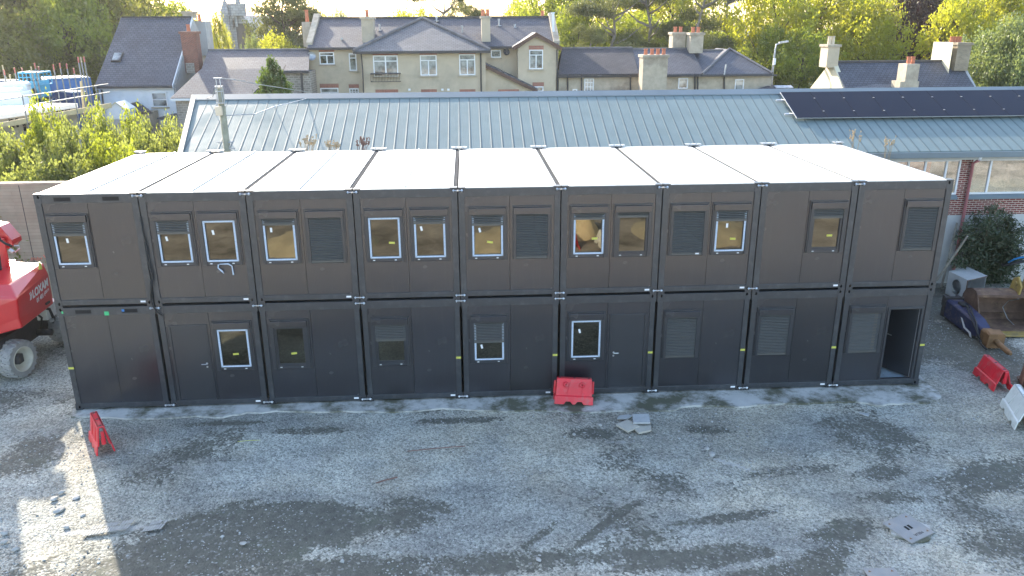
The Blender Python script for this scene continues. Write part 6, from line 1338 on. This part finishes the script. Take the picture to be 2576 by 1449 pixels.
for a in [('fresh', 'round', 812, 30, 90, 80, 'small rounded tree above the left part of the stucco house ridge'), ('willow', 'round', 855, 18, 66, 110, 'distant pale tree left of the stucco chimney'), ('willow', 'round', 985, 34, 130, 120, 'far pale tree row just over the stucco ridge'), ('yellow', 'round', 1005, 20, 110, 90, 'yellowish tree right of the stucco chimney'),
          ('yellow', 'round', 1065, 14, 110, 80, 'bright tree behind the hip of the stucco house'), ('pine', 'pine', 1105, -70, 170, 76, 'dark pine behind the middle of the stucco house'), ('pine', 'pine', 1170, -50, 120, 84, 'thin pine behind the right chimney of the stucco house'),
          ('yellow', 'round', 1310, -12, 120, 86, 'bright yellow-green tree behind the right end of the stucco ridge'), ('fresh', 'round', 1400, -110, 200, 78, 'tall green tree behind the right parapet'), ('fresh', 'round', 1450, 10, 160, 70, 'green tree right of the white flue'),
          ('pine', 'pine', 1540, -90, 250, 66, 'dark pine behind the left cottage roof'), ('pine', 'pine', 1490, 50, 110, 58, 'small rounded pine close behind the cottage ridge'), ('pine', 'pine', 1640, -120, 240, 68, 'tall pine with bare trunk behind the cottages'), ('pine', 'pine', 1770, -100, 230, 64, 'tall pine with crooked trunk behind the cottage chimneys'), ('pine', 'pine', 1850, -140, 200, 72, 'pine behind the hipped cottage roof'),
          ('fresh', 'round', 1600, 30, 220, 78, 'green undergrowth tree between the pines'), ('fresh', 'round', 1700, 40, 200, 80, 'green tree low behind the cottage chimneys'), ('fresh', 'round', 1830, 60, 170, 74, 'green tree low behind the hipped roof'), ('yellow', 'round', 1520, -60, 240, 92, 'sunlit tree glowing between the pines'), ('yellow', 'round', 1700, -80, 260, 94, 'sunlit far tree behind the tall pines'),
          ('yellow', 'round', 1960, -90, 230, 62, 'bright maple left above the street lamp'), ('fresh', 'round', 1935, 60, 150, 58, 'shaded tree by the street lamp'), ('yellow', 'round', 2090, -60, 270, 66, 'wide bright maple above the cream gable house'), ('fresh', 'round', 2030, 60, 170, 55, 'green tree left of the cream gable'), ('yellow', 'round', 2195, -20, 200, 60, 'bright maple behind the slate ridge on the right'), ('fresh', 'round', 2170, 60, 220, 70, 'dark green tree low behind the right slate ridge'),
          ('olive', 'round', 2240, -130, 220, 86, 'tall darker tree behind the maples'), ('purple', 'round', 2325, -60, 150, 64, 'dark purple copper beech'), ('purple', 'round', 2300, 60, 120, 62, 'low purple foliage beneath the copper beech'), ('olive', 'round', 2410, -160, 220, 84, 'brownish tree right of the copper beech'),
          ('yellow', 'round', 2440, -30, 210, 58, 'bright yellow-green tree behind the right brick chimney'), ('yellow', 'round', 2545, -90, 230, 62, 'bright tree at the top right corner'), ('willow', 'round', 2520, 50, 190, 46, 'pale willowy tree at the right edge'), ('willow', 'round', 2590, 30, 170, 44, 'pale tree cut off by the right edge'), ('olive', 'round', 2590, -200, 200, 90, 'dark tree in the far top right corner')]:
    tree('pine_tree' if a[1] == 'pine' else 'broadleaf_tree', a[1], a[2], a[3], a[4], a[5], a[0], a[6], group='background trees', bark='barkgrey' if a[1] == 'pine' else 'bark')
tree('laurel_tree', 'cone', 681, 146, 165, 33, 'conifer', 'dense cone-shaped evergreen before the low slate building', 'tree')
for k, (px, py, w_, Y) in enumerate([(85, 236, 120, 13), (30, 330, 150, 11.5), (-20, 300, 120, 12.5), (150, 285, 110, 12.5), (232, 250, 84, 13.5), (190, 300, 130, 12), (130, 320, 130, 11), (270, 285, 110, 13), (320, 268, 100, 14), (375, 282, 110, 13.5), (430, 283, 90, 13.5), (340, 310, 130, 11.5), (250, 330, 130, 10.5), (410, 320, 110, 11), (60, 380, 170, 9.6), (180, 375, 170, 9.6), (300, 360, 150, 9.6)]):
    tree('hedge_shrub', 'tall', px, py-26, w_*1.45, Y, 'hedge' if k % 4 else 'fresh', ['tallest hedge shrub before the scaffold', 'broad hedge shrub low at the left edge', 'hedge shrub cut off by the left edge', 'hedge shrub right of the tallest one', 'slim hedge shrub before the left corner of the white house', 'hedge shrub under the small dark window opening of the site', 'lower hedge shrub left of centre of the hedge', 'hedge shrub below the rooflight of the white house', 'hedge shrub before the small gabled outbuilding', 'hedge shrub below the white house window', 'last hedge shrub beside the workshop roof', 'front hedge shrub above the left roof corner of the cabins', 'front hedge shrub in the middle of the hedge', 'front hedge shrub nearest the workshop verge', 'lowest hedge shrub just above the left part of the concrete wall', 'lowest hedge shrub above the concrete wall near the cabins', 'lowest hedge shrub behind the left cabin roof edge'][k], 'shrub', 'shrubs of the overgrown hedge')

# ------------------------------------------------------------------ what lies behind the camera and shows in the windows
def heap(c, r, h, m_, name, lab, cat, seed):
    g = np.random.default_rng(seed); n = 36; X, Y_ = np.meshgrid(np.linspace(-1, 1, n), np.linspace(-1, 1, n), indexing='ij'); rr = np.sqrt(X**2+Y_**2)
    Z = h*np.clip(1-rr, 0, 1)**.8*(.7+.6*fbm(X+seed, Y_, 2.5, seed))-.05; co = np.stack([X*r+c[0], Y_*r+c[1], Z], -1).reshape(-1, 3); id_ = np.arange(n*n).reshape(n, n)
    me_ = npmesh(name, co-np.array([c[0], c[1], 0]), np.stack([id_[:-1,:-1], id_[1:,:-1], id_[1:,1:], id_[:-1,1:]], -1).reshape(-1, 4)); me_.materials.append(M[m_]); o = bpy.data.objects.new(name, me_); col.objects.link(o); o.location = (c[0], c[1], 0)
    tag(o, lab, cat)
heap((-7.5, -15.5), 2.6, 1.0, 'spoil', 'spoil_heap', 'low brown earth heap reflected in the left upper windows', 'earth heap', 3)
heap((0.6, -15.0), 2.2, .8, 'spoil', 'spoil_heap', 'brown earth heap reflected in the middle upper windows', 'earth heap', 4)
heap((9.5, -16.5), 3.0, 1.0, 'spoil', 'spoil_heap', 'brown earth heap reflected in the right upper windows', 'earth heap', 5)
heap((4.15, -15.9), .85, 1.7, 'tarp', 'tarpaulin_heap', 'beige sheeted heap reflected in the sixth upper cabin window', 'sheeted heap', 6)
barrier(M['red'], 'red barrier reflected in the sixth upper cabin window', 3.5, -14.2, R(82)); barrier(M['whiteb'], 'white barrier reflected in the sixth upper cabin window', 4.95, -14.3, R(75))
# ------------------------------------------------------------------ air
hb = MB().box(-330, -60, -3, 330, 330, 46).build('haze', M['white']); tag(hb, kind='stuff')
hm = bpy.data.materials.new('haze_air'); hm.use_nodes = True; hn = hm.node_tree; hn.nodes.remove(hn.nodes['Principled BSDF'])
pv = hn.nodes.new('ShaderNodeVolumePrincipled'); pv.inputs['Density'].default_value = .00024; pv.inputs['Anisotropy'].default_value = .5; pv.inputs['Color'].default_value = (.98, .97, .94, 1)
hn.links.new(pv.outputs[0], hn.nodes['Material Output'].inputs['Volume']); hb.data.materials.clear(); hb.data.materials.append(hm)
print('SCENE OBJECTS', len(bpy.data.objects), 'POLYS', sum(len(o.data.polygons) for o in bpy.data.objects if o.type == 'MESH'))
